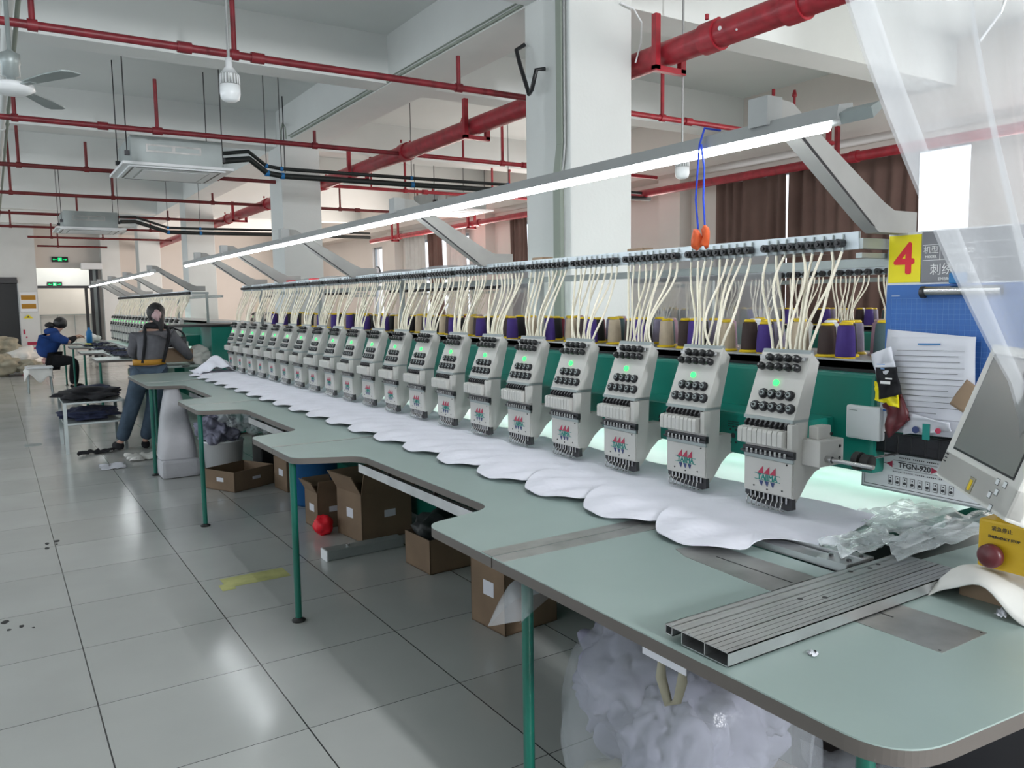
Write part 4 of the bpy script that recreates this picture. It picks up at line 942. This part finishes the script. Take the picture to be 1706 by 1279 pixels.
# ================================================================== UNDER THE TABLE
def carton(x, y, w, d, h, rz, label, mt_='card', flaps=True, fill=None, lab=True):
    r = empty('cardboard_box', (x, y, 0.001), label, 'cardboard box', None, rz); t = .006
    mb(mt_).box(-w/2, w/2, -d/2, -d/2+t, 0, h).box(-w/2, w/2, d/2-t, d/2, 0, h).box(-w/2, -w/2+t, -d/2, d/2, 0, h).box(w/2-t, w/2, -d/2, d/2, 0, h).box(-w/2, w/2, -d/2, d/2, 0, t).build('carton', r)
    if flaps:
        for k_, (ax, s_) in enumerate((('x', -1), ('x', 1), ('y', -1), ('y', 1))):
            b = mb(mt_); fl = min(w, d)*.42; a = (.5, 1.2, .25, .8)[k_]
            if ax == 'x': X_ = Matrix.Translation((s_*(w/2-t/2), 0, h)) @ Matrix.Rotation(s_*a, 4, 'Y'); b.xf(X_).box(-t/2, t/2, -d/2+.004, d/2-.004, 0, fl)
            else: X_ = Matrix.Translation((0, s_*(d/2-t/2), h)) @ Matrix.Rotation(-s_*a, 4, 'X'); b.xf(X_).box(-w/2+.004, w/2-.004, -t/2, t/2, 0, fl)
            b.build('flap', r)
    if lab: mb('paper').box(-w/2-.0015, -w/2, -.05, .03, h*.45, h*.65).build('label_sticker', r); mb('paper').box(-.02, .06, -d/2-.0015, -d/2, h*.45, h*.6).build('label_sticker', r)
    return r
carton(1.62, 6.70, .40, .36, .16, .45, 'low open cardboard tray under the table beside the white bucket', flaps=False)
carton(1.96, 6.35, .22, .26, .26, .1, 'small closed brown carton between the low tray and the blue barrel', flaps=False)
carton(1.99, 4.78, .36, .32, .30, .12, 'cardboard box with open flaps beside the red net ball')
carton(1.80, 5.16, .20, .22, .24, .05, 'smaller cardboard box with white label behind the flapped one', flaps=True)
carton(2.04, 3.98, .28, .28, .19, .05, 'open cardboard box holding a grey plastic bag', flaps=False, lab=False)
carton(2.42, 3.70, .22, .30, .26, .0, 'cardboard box half hidden behind the joint of the table', 'cardl', False, lab=False)
carton(1.95, 3.06, .30, .26, .34, .08, 'worn cardboard box with raised flaps nearest the clear bag')
carton(1.48, 1.22, .62, .44, .19, .12, 'brown carton at the bottom of the picture under the near table', 'cardl', False, lab=False)
tag(mb('foam').ball((2.04, 3.98, .20), .13, 3, (1, 1, .8), .5, 3).build('plastic_bag'), 'dark grey plastic bag in the open cardboard box', 'plastic bag')
tag(mb('netred').ball((1.70, 4.93, .062), .062, 3, (1, 1, 1), .5, 8).build('net_ball'), 'bright red net ball on the floor by the boxes', 'net ball')
pr_ = empty('floor_profile', (1.77, 4.43, 0), 'pale metal profile lying on the floor under the table', 'metal profile', None, .02)
mb('galv').box(-.24, .24, -.045, .045, .001, .06, .006).build('profile', pr_); mb('whitep').box(-.25, -.238, -.048, .048, .0, .062, .004).build('end_cap', pr_); mb('steel').cyl((-.10, 0, .06), (-.10, 0, .07), .012, n=10).build('bolt', pr_)
br = empty('blue_barrel', (1.94, 5.80, 0), 'blue plastic barrel standing under the table', 'barrel')
mb('barrel').lathe([(0, .001), (.155, .001), (.165, .02), (.185, .50), (.195, .50), (.197, .53), (.18, .53), (.17, .5), (0, .48)], n=32).build('body', br)
bu = empty('white_bucket', (1.62, 7.22, 0), 'white bucket under the table filled with clear bags', 'bucket')
mb('whitep').lathe([(0, .001), (.145, .001), (.17, .30), (.176, .30), (.176, .315), (.165, .315), (.14, .01), (0, .01)], n=28).build('body', bu)
for i, (x, y, z, r, m_) in enumerate(((1.58, 7.18, .42, .16, 'grey crumpled plastic bag on the white bucket, the lower one'), (1.72, 7.05, .55, .15, 'grey crumpled plastic bag on the white bucket, topmost'), (1.92, 7.0, .48, .15, 'grey plastic bag right of those on the bucket'))):
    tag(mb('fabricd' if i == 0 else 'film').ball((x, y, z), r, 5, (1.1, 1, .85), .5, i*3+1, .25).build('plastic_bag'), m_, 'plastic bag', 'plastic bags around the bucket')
tag(mb('black').box(1.86, 2.24, 6.9, 7.2, .001, .34, .01).build('storage_crate'), 'black crate standing behind the low cardboard tray', 'crate')
b = mb('sack')
b.box(1.13, 1.44, 7.30, 7.60, .001, .16, .03)
tag(b.build('white_sack'), 'flat folded white sack at the bottom of the stack by the table leg', 'sack', 'white sacks by the table leg')
b = mb('sack')
sheet(b, lambda u, v: (1.285-.02*v+(.155-.10*v**1.6)*math.copysign(abs(math.cos(2*PI*u))**.55, math.cos(2*PI*u))*(1+.05*noise.noise(Vector((u*9, v*5, 1)))), 7.455+(.125-.05*v)*math.copysign(abs(math.sin(2*PI*u))**.55, math.sin(2*PI*u)), .162+.60*v), 48, 20)
b.ball((1.265, 7.455, .755), .06, 3, (.95, 1.2, .3), .1, 2)
tag(b.build('white_sack'), 'tall white sack leaning under the table by the farthest leg', 'sack', 'white sacks by the table leg')
cc = empty('dark_filler_box', (2.25, 1.0, 0), 'added dark box filling the black space under the near end of the machine table', 'cabinet')  # invented box that keeps the space under the near table dark
mb('black').box(-.42, .40, -.42, .42, .03, .72, .01).build('body', cc); mb('dark').box(-.426, -.42, -.38, .38, .08, .68).build('door', cc); mb('steel').box(-.436, -.426, -.34, -.32, .35, .45).build('handle', cc)
tag(mb('bagfilm').ball((1.72, .98, .2), .22, 4, (.8, 1.3, .75), .5, 12, .12).build('plastic_bag'), 'thin clear plastic bag lying in the dark under the near table corner', 'plastic bag')
# big clear bag of white fabric under the near table
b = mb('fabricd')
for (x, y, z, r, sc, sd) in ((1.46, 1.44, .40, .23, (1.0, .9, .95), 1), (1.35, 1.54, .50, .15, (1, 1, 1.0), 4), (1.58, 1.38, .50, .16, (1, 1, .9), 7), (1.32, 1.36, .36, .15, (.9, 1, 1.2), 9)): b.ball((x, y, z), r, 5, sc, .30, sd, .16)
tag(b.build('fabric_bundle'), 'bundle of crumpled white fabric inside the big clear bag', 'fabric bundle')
tag(mb('beige').ball((1.27, 1.50, .20), .11, 4, (1, 1, .8), .7, 2).build('fabric_bundle'), 'beige scrap of fabric at the foot of the big clear bag', 'fabric bundle')
b = mb('bagfilm')
def bagf(u, v):
    a = 2*PI*u; z = .02+.70*v; r = (.30+.05*math.sin(v*PI))*(1-.35*max(0, v-.75)/.25)*(1+.16*noise.noise(Vector((math.cos(a)*2, math.sin(a)*2, z*4))))
    return (1.455+r*math.cos(a)*.90, 1.44+r*math.sin(a)*.9, z)
sheet(b, bagf, 60, 30)
sheet(b, lambda u, v: (1.02+.16*u+.03*math.sin(v*6), 1.58+.12*v+.1*u, .70+.085*math.sin(u*2.5)*math.sin(v*3)-.04*v), 10, 10)
tag(b.build('clear_bag'), 'big clear plastic bag of white fabric under the near table', 'plastic bag')
hn = empty('hanging_net', (1.10, 1.14, .62), 'small brown net hanging under the near table edge from a white strip', 'net')
mb('beige').tube([(0, .03, .145), (-.004, .028, .09), (.0, .01, .04), (.004, -.012, .055), (0, -.028, .10), (0, -.03, .145)], .008, n=8, radii=[.005, .011, .010, .009, .011, .005]).build('net', hn)
mb('paper').box(-.012, -.010, -.05, .075, .125, .147).build('paper_strip', hn)

# ------------------------------------------------------------------ tape and stains on the floor
b = mb('tape'); b.box(.94, 1.28, 4.27, 4.43, .0003, .0012).box(.91, .98, 4.23, 4.33, .0012, .0018)
tag(b.build('floor_tape'), 'worn yellow tape rectangle on the floor near the table leg', 'tape')
b = mb('dirt')
for x, y, r in ((.195, 5.75, .018), (.25, 5.78, .02), (.19, 5.64, .016), (.245, 5.70, .008)): b.prism([(x+r*math.cos(a)*(.6+.5*random.random()), y+2.2*r*math.sin(a)*(.5+.5*random.random())) for a in [q*PI/4 for q in range(8)]], .0003, .0010)
tag(b.build('floor_mark'), 'cluster of black marks on the floor by a tile joint', 'floor mark')
b = mb('dirt')
for x, y, r in ((-.045, 4.40, .02), (.02, 4.30, .015), (.065, 4.25, .008), (-.03, 4.28, .012)): b.prism([(x+r*math.cos(a)*(.6+.5*random.random()), y+1.6*r*math.sin(a)*(.5+.5*random.random())) for a in [q*PI/4 for q in range(8)]], .0003, .0010)
tag(b.build('floor_mark'), 'black marks on the floor at the left edge of the picture', 'floor mark')
b = mb('galv').box(.20, .36, 9.95, 10.15, .0003, .0012)
tag(b.build('floor_plate'), 'small grey plate set in the floor left of the bench', 'floor plate')
b = mb('alu').box(1.40, 1.9, 5.3, 5.32, .0003, .0010); 
tag(crumple('white_scrap', .74, .95, 8.05, 8.35, .002, .03, 'paper', 'crumpled white piece on the floor in front of the bench', 'paper scrap', 8, 0, 8), None)  # thin crumpled white sheet laid on the floor

# ================================================================== SECOND MACHINE IN THE SAME LINE, AND THE ROW BY THE WINDOWS
m2, ya2, L2 = machine(10.95, 20, False, 'farther embroidery machine in the same line, behind the standing person')
J2 = [9.9+1.8, 13.66, 15.62, 17.58]
for i in range(3):
    ja, jb = J2[i], J2[i+1]
    lab = ['pale green table section of the farther machine, nearest the standing person', 'middle pale green table section of the farther machine', 'pale green table section by the seated person'][i]
    poly = [(XF, ja+.003), (XB, ja+.003), (XB, jb-.003), (XF, jb-.003), (XF, jb-.31), (XI, jb-.43), (XI, ja+.445), (XF, ja+.385)]
    table_section(poly, [0, 0, 0, 0, .09, .12, .10, .07], lab, [(1.113, jb-.17)], [], (1.4, (ja+jb)/2, 0))
table_section([(XF, 11.38), (XB, 11.30), (XB, J2[0]-.003), (XF, J2[0]-.003)], [.05, 0, 0, 0], 'short pale green end piece of the farther machine table', [(1.12, 11.50)], [], (1.4, 11.55, 0))
rnd = random.Random(11)
for i in range(9):
    y = 11.7+i*.55+rnd.uniform(-.1, .1); x = 1.50+rnd.uniform(-.10, .10)
    crumple('dark_cloth', x-.13, x+.15, y-.2, y+.2, .8035, .05, 'navyc' if i % 3 else 'blackc', 'dark cloth piece on the farther machine table, %s from the near end' % ORD[i], 'cloth', 20+i, 0, 10)
row, ya3, L3 = machine(2.6, 24, False, 'embroidery machine standing by the windows behind the nearest one')
row.location.x = 4.6
for o in list(row.children):
    if o.name.startswith(('lamp_rail', 'lamp_tube', 'lamp_arm')):
        bpy.data.objects.remove(o)
cones(2.6, 9, 4.6-XH, 0, 'window machine', 'thread cones on the shelf of the machine by the windows')
row2, ya4, L4 = machine(12.2, 16, False, 'farthest embroidery machine by the windows')
row2.location.x = 4.6
for o in list(row2.children):
    if o.name.startswith(('lamp_rail', 'lamp_tube', 'lamp_arm')): bpy.data.objects.remove(o)
# plastic sheet over the machine by the windows
b = mb('veil')
sheet(b, lambda u, v: (4.62-.14*math.sin(v*1.6)+.03*math.sin(u*40+v*3), 3.75+3.6*u+.25*v*(u-.5), 1.80-.70*v+.04*math.sin(u*11)*(1-v)), 80, 14)
sheet(b, lambda u, v: (4.62+.55*v, 3.75+3.6*u, 1.80-.06*v+.04*math.sin(u*11+v)), 60, 6)
tag(b.build('dust_sheet'), 'translucent plastic dust sheet over the machine by the windows', 'dust sheet')
# flat film bundles lying on the thread frame
for i, (y0_, y1_, h__) in enumerate(((3.9, 5.6, .05), (5.8, 7.4, .05), (2.35, 2.9, .03))):
    b = mb('film' if i else 'veil'); sheet(b, lambda u, v: (2.18+.34*u, y0_+(y1_-y0_)*v, 1.648+h__*math.sin(PI*u)*(.6+.4*math.sin(v*17+u*5))), 10, 40, .002)
    tag(b.build('plastic_film'), ('folded plastic film on top of the thread frame near its middle', 'folded plastic film on top of the thread frame near its far end', 'small folded film on the thread frame near the third head')[i], 'plastic film')
for i, (y, c_, nm) in enumerate(((6.3, 'netred', 'red clip lying on the far part of the thread frame'), (6.9, 'netred', 'red ribbon lying farther along the thread frame'), (2.42, 'cardl', 'tan block lying on the thread frame above the second head'), (3.1, 'cardl', 'small tan block on the thread frame above the fourth head'))):
    tag(mb(c_).box(2.16, 2.22, y, y+.09, 1.6515, 1.675, .004).build('small_block'), nm, 'block')

# teal cabinet with dark top between the two machines
tc = empty('teal_cabinet', (2.25, 9.6, 0), 'teal cabinet with a black top between the two machines', 'cabinet')
mb('teal').box(-.22, .35, -.25, .25, .02, 1.235, .01).build('body', tc)
mb('black').box(-.75, .36, -.27, .27, 1.237, 1.262, .004).build('top', tc)
mb('galv').box(-.70, -.67, -.02, .01, .0, 1.237).build('leg', tc)
b = mb('dark')
for q in range(3): b.tube([(1.62+.17*math.cos(a), 9.55+.02*q, 1.13+.10*math.sin(a)) for a in [PI*w/10 for w in range(11)]], .008, n=6)
b.box(1.44, 1.80, 9.5, 9.66, 1.02, 1.13, .01)
tag(b.build('cable_reel'), 'dark rounded case under the black cabinet top', 'case')
tag(mb('cardl').box(1.42, 1.84, 9.40, 9.78, .86, 1.0, .01).build('cardboard_box'), 'tan box in front of the person between the machines', 'cardboard box')
st_ = empty('side_table', (1.75, 9.62, 0), 'small pale table between the two machines, beyond the standing person', 'table')
mb('table').box(-.36, .30, -.26, .30, .80, .825, .004).build('tabletop', st_)
for x, y in ((-.33, -.23), (.27, -.23), (-.33, .27), (.27, .27)): mb('legteal').box(x-.015, x+.015, y-.015, y+.015, 0, .80).build('leg', st_)
tag(mb('cloth').ball((1.93, 9.52, .91), .13, 4, (1.2, .8, .75), .6, 5).build('cloth_bundle'), 'white cloth bundle on the small table by the hand of the person', 'cloth bundle')

# metal bench with dark garments
bn = empty('metal_rack', (.79, 9.55, 0), 'low two-tier grey metal rack beside the standing person', 'rack')
for x, y in ((-.24, -.37), (.30, -.37), (-.24, .37), (.30, .37)): mb('galv').box(x-.016, x+.016, y-.016, y+.016, 0, .52).build('leg', bn)
for z in (.50, .29): mb('galv').box(-.25, .31, -.385, .385, z, z+.02, .003).build('shelf', bn)
for i, (x, y, z, r, m_, nm) in enumerate(((.80, 9.45, .575, .24, 'blackc', 'black garment pile on top of the metal rack'), (.88, 9.70, .58, .2, 'navyc', 'navy garment on the far half of the rack top'), (.80, 9.5, .365, .23, 'navyc', 'dark navy garments on the lower shelf of the rack'))):
    b = mb(m_).ball((x, y, z), r, 4, (1.15, 1.35, .27), .55, i+2); tag(b.build('garment_pile'), nm, 'garments')
tag(crumple('dark_cloth', .62, .90, 9.0, 9.14, .003, .06, 'blackc', 'black rag on the floor under the near side of the rack', 'cloth', 41, .1, 12), None)
tag(crumple('dark_cloth', 1.0, 1.32, 8.35, 8.7, .003, .05, 'cloth', 'pale rag on the floor in front of the shoes of the person', 'cloth', 42, 0, 12), None)

# sacks at the far left
for i, (x, y, z, r, m_, nm) in enumerate(((.10, 21.0, .62, .32, 'beige', 'beige sack on top of the pile at the far left'), (.42, 21.0, .36, .36, 'cloth', 'pale grey sack in the middle of the pile at the far left'), (.05, 20.6, .25, .33, 'beige', 'dark beige sack at the bottom of the pile at the far left'), (.85, 21.6, .2, .22, 'mesh' if False else 'pink', 'pinkish bundle right of the sack pile'), (.62, 20.5, .18, .22, 'beige', 'small beige sack in front of the pile at the far left'))):
    tag(mb(m_).ball((x, y, z), r, 4, (1.2, 1, .72), .45, i+9).build('fabric_sack'), nm, 'sack', 'sacks at the far left')

# ================================================================== PEOPLE
def figure(name, loc, label, J_, parts):
    """J_: joints -> (pos, radius); parts: list of (mesh name, material, chain edges, radius scale/override)"""
    root = empty(name, loc, label, 'person'); o = Vector(loc)
    for nm, mt_, chain, rs, sub in parts:
        names = []; edges = []
        for path in chain:
            for a, c_ in zip(path, path[1:]):
                for q in (a, c_):
                    if q not in names: names.append(q)
                edges.append((names.index(a), names.index(c_)))
        vs = [tuple(Vector(J_[q][0])-o) for q in names]; ra = [J_[q][1]*rs.get(q, rs.get('*', 1)) for q in names]
        skin_obj(nm, mt_, vs, edges, ra, root, sub)
    return root
def fingers(Jn, side, hand, d, up_, spread=.012):
    """five short finger chains for a hand at 'hand' pointing along d"""
    d = Vector(d).normalized(); w = d.cross(Vector(up_)).normalized(); ch = []
    for q in range(4):
        p0 = Vector(hand)+d*.045+w*(-.024+.016*q); p1 = p0+d*(.030+.004*(1.5-abs(q-1.5)))-Vector(up_)*.008; p2 = p1+d*.022-Vector(up_)*.018
        for t, p in (('a', p0), ('b', p1), ('c', p2)): Jn['%sf%d%s' % (side, q, t)] = (p, .0085 if t != 'c' else .007)
        ch.append(['%shand' % side, '%sf%da' % (side, q), '%sf%db' % (side, q), '%sf%dc' % (side, q)])
    p0 = Vector(hand)+d*.012-w*.028; p1 = p0+d*.028-w*.016; p2 = p1+d*.022
    for t, p in (('a', p0), ('b', p1), ('c', p2)): Jn['%st%s' % (side, t)] = (p, .010 if t != 'c' else .008)
    ch.append(['%shand' % side, '%sta' % side, '%stb' % side, '%stc' % side]); return ch
J1 = dict(pel=((1.345, 9.13, .84), .125), sp=((1.37, 9.16, .98), .115), ch=((1.41, 9.20, 1.13), .135), uc=((1.43, 9.21, 1.20), .11), nk=((1.45, 9.22, 1.275), .052), hd0=((1.455, 9.235, 1.335), .068), hd1=((1.46, 9.245, 1.40), .082), hd2=((1.46, 9.24, 1.455), .060),
          Lsh=((1.275, 9.21, 1.175), .062), Lel=((1.225, 9.40, .98), .048), Lwr=((1.36, 9.60, .90), .030), Lhand=((1.40, 9.65, .895), .030),
          Rsh=((1.575, 9.19, 1.165), .062), Rel=((1.715, 9.20, 1.00), .050), Rwr=((1.80, 9.37, .905), .030), Rhand=((1.815, 9.42, .895), .030),
          Lhp=((1.265, 9.12, .78), .105), Lkn=((1.150, 9.06, .45), .072), Lan=((1.03, 9.08, .09), .045), Lto=((.985, 9.23, .035), .036),
          Rhp=((1.425, 9.12, .78), .105), Rkn=((1.36, 9.06, .45), .072), Ran=((1.25, 9.02, .09), .045), Rto=((1.27, 9.17, .035), .036))
fL = fingers(J1, 'L', J1['Lhand'][0], (.4, .8, -.1), (0, 0, 1)); fR = fingers(J1, 'R', J1['Rhand'][0], (.2, .9, -.1), (0, 0, 1))
body = [['pel', 'sp', 'ch', 'uc', 'nk', 'hd0', 'hd1', 'hd2'], ['uc', 'Lsh', 'Lel', 'Lwr', 'Lhand'], ['uc', 'Rsh', 'Rel', 'Rwr', 'Rhand'], ['pel', 'Lhp', 'Lkn', 'Lan', 'Lto'], ['pel', 'Rhp', 'Rkn', 'Ran', 'Rto']]
p1 = figure('person', (1.2, 9.1, 0), 'person in grey jacket with black straps and jeans, standing with the back to the camera', J1, [
    ('body', 'skin', body+fL+fR, {'*': .66, 'nk': .95, 'hd1': .95, 'hd0': .95, 'hd2': .95, 'Lhand': 1, 'Rhand': 1, 'Lwr': .9, 'Rwr': .9, **{'%s%s%s' % (a_, f_, t_): 1 for a_ in 'LR' for f_ in ('f0', 'f1', 'f2', 'f3', 't') for t_ in 'abc'}}, 2),
    ('jacket', 'jacket', [['pel', 'sp', 'ch', 'uc'], ['uc', 'Lsh', 'Lel', 'Lwr'], ['uc', 'Rsh', 'Rel', 'Rwr']], {'*': 1.22, 'pel': 1.05, 'uc': 1.35, 'Lsh': 1.25, 'Rsh': 1.25, 'Lwr': 1.4, 'Rwr': 1.4}, 2),
    ('trousers', 'jeans', [['pel', 'Lhp', 'Lkn', 'Lan'], ['pel', 'Rhp', 'Rkn', 'Ran']], {'*': 1.06, 'pel': .98, 'Lan': 1.5, 'Ran': 1.5, 'Lkn': 1.15, 'Rkn': 1.15}, 2),
])
o = Vector((1.2, 9.1, 0))
J1b = {'La': ((1.03, 9.06, .05), .048), 'Lb': ((.985, 9.24, .04), .042), 'Ra': ((1.25, 9.00, .05), .048), 'Rb': ((1.27, 9.18, .04), .042)}
for a, c_ in (('La', 'Lb'), ('Ra', 'Rb')): skin_obj('shoe', 'blackc', [tuple(Vector(J1b[a][0])-o), tuple(Vector(J1b[c_][0])-o)], [(0, 1)], [J1b[a][1], J1b[c_][1]], p1, 2)
b = mb('hair').ball((1.457-o.x, 9.232-o.y, 1.405), .100, 3, (.92, 1, 1.05), .08, 3).ball((1.462-o.x, 9.145-o.y, 1.345), .062, 3, (.9, .8, 1.6), .3, 5); b.tube([(.265, .035, 1.36), (.275, .015, 1.28), (.285, .02, 1.20)], .03, n=10, radii=[.045, .035, .018]); b.build('hair', p1)
mb('pink').ball((1.445-o.x, 9.10-o.y, 1.375), .042, 3, (1, .7, 1.3), .6, 2).build('hair_claw', p1)
mb('blackc').ball((1.435-o.x, 9.20-o.y, 1.265), .095, 3, (1.15, .95, .45), .15, 6).build('collar', p1)
def on_back(dx, z): return (dx, -.01, z)
for sx, nm in ((-.105, 'l'), (.115, 'r')):
    b = mb('blackc'); b.tube([(.235+sx, .065, 1.255), (.225+sx*1.05, -.035, 1.17), (.21+sx, -.052, 1.08), (.185+sx*.95, -.058, .97), (.165+sx*.9, -.068, .89)], .016, n=8); b.build('strap', p1)
b = mb('belt').xf(Matrix.Translation((.15, .035, .895)) @ Matrix.Diagonal((1.28, 1.0, 1, 1))); b.lathe([(.118, -.028), (.124, -.028), (.126, .028), (.119, .028)], n=28); b.xf(None).build('belt', p1)
# seated person
K = lambda x, y, z: (x, y+.55, z)
J3 = dict(pel=(K(.76, 15.95, .57), .14), sp=(K(.78, 15.95, .74), .135), ch=(K(.84, 15.95, .92), .15), uc=(K(.88, 15.95, 1.0), .12), nk=(K(.96, 15.95, 1.08), .055), hd0=(K(1.01, 15.95, 1.12), .068), hd1=(K(1.03, 15.95, 1.18), .086), hd2=(K(1.02, 15.95, 1.24), .062),
          Lsh=(K(.90, 16.14, .96), .07), Lel=(K(1.10, 16.16, .86), .052), Lwr=(K(1.26, 16.02, .93), .03), Lhand=(K(1.30, 15.99, .94), .03),
          Rsh=(K(.90, 15.76, .96), .07), Rel=(K(1.12, 15.70, .86), .052), Rwr=(K(1.24, 15.85, .95), .03), Rhand=(K(1.28, 15.88, .97), .03),
          Lhp=(K(.86, 16.05, .53), .11), Lkn=(K(1.20, 16.06, .52), .08), Lan=(K(1.17, 16.06, .09), .05), Lto=(K(1.30, 16.06, .04), .04),
          Rhp=(K(.86, 15.84, .53), .11), Rkn=(K(1.20, 15.82, .52), .08), Ran=(K(1.15, 15.80, .09), .05), Rto=(K(1.28, 15.80, .04), .04))
f1 = fingers(J3, 'L', J3['Lhand'][0], (.9, -.3, -.1), (0, 0, 1)); f2 = fingers(J3, 'R', J3['Rhand'][0], (.9, .3, -.1), (0, 0, 1))
p2 = figure('person', (.8, 16.5, 0), 'person in blue hooded jacket and black trousers, seated and bending over the table', J3, [
    ('body', 'skin', body+f1+f2, {'*': .66, 'nk': .95, 'hd1': .95, 'hd0': .95, 'hd2': .95, 'Lhand': 1, 'Rhand': 1, 'Lwr': .9, 'Rwr': .9, **{'%s%s%s' % (a_, f_, t_): 1 for a_ in 'LR' for f_ in ('f0', 'f1', 'f2', 'f3', 't') for t_ in 'abc'}}, 2),
    ('jacket', 'bluej', [['pel', 'sp', 'ch', 'uc'], ['uc', 'Lsh', 'Lel'], ['uc', 'Rsh', 'Rel']], {'*': 1.3, 'pel': 1.1, 'uc': 1.4}, 2),
    ('sleeve', 'blackc', [['Lel', 'Lwr']], {'*': 1.3}, 2), ('sleeve', 'blackc', [['Rel', 'Rwr']], {'*': 1.3}, 2),
    ('trousers', 'blackc', [['pel', 'Lhp', 'Lkn', 'Lan'], ['pel', 'Rhp', 'Rkn', 'Ran']], {'*': 1.1, 'pel': 1.2, 'Lan': 1.6, 'Ran': 1.6}, 2),
])
mb('hair').ball((.215, 0, 1.195), .112, 3, (1, 1, .95), .1, 3).ball((.05, 0, 1.16), .06, 3, (1.3, 1, .8), .3, 5).build('hair', p2)
mb('bluej').ball((.07, 0, 1.05), .12, 3, (1, 1.1, .6), .2, 3).build('hood', p2)
for y in (.10, -.15): mb('blackc').ball((.42, y, .05), .06, 3, (1.9, .8, .75), .05, 3).build('shoe', p2)
so = empty('stool', (.62, 16.35, 0), 'white stool draped with a cream cloth at the left of the seated person', 'stool')
mb('whitep').box(-.20, .22, -.2, .2, .42, .45, .008).build('seat', so)
for x in (-.17, .19):
    for y in (-.17, .17): mb('galv').cyl((x, y, .0), (x*.9, y*.9, .42), .014, n=8).build('leg', so)
b = mb('cloth'); sheet(b, lambda u, v: (.39+.44*u, 16.12+.46*v, .462-(.16+.10*u)*max(0, 1-v*4)**1.3*(1-.3*math.sin(u*9))-.10*max(0, 1-u*6)), 24, 24, .004)
tag(b.build('cloth'), 'cream cloth hanging over the white stool', 'cloth')
tag(crumple('yellow_cloth', 1.38, 1.58, 16.2, 16.6, .803, .02, 'signy', 'yellow cloth on the table in front of the seated person', 'cloth', 50, 0, 8), None)
tag(mb('cloth').ball((1.58, 17.3, .87), .13, 3, (1, 1.4, .6), .5, 5).build('cloth_bundle'), 'pale cloth bundle on the table beyond the seated person', 'cloth bundle')
b = empty('water_bottle', (1.50, 16.95, .8015), 'clear blue bottle on the far end of the table', 'bottle')
mb('bluetie').lathe([(0, 0), (.05, .0), (.052, .2), (.02, .26), (.02, .29), (0, .29)], n=16).build('body', b)
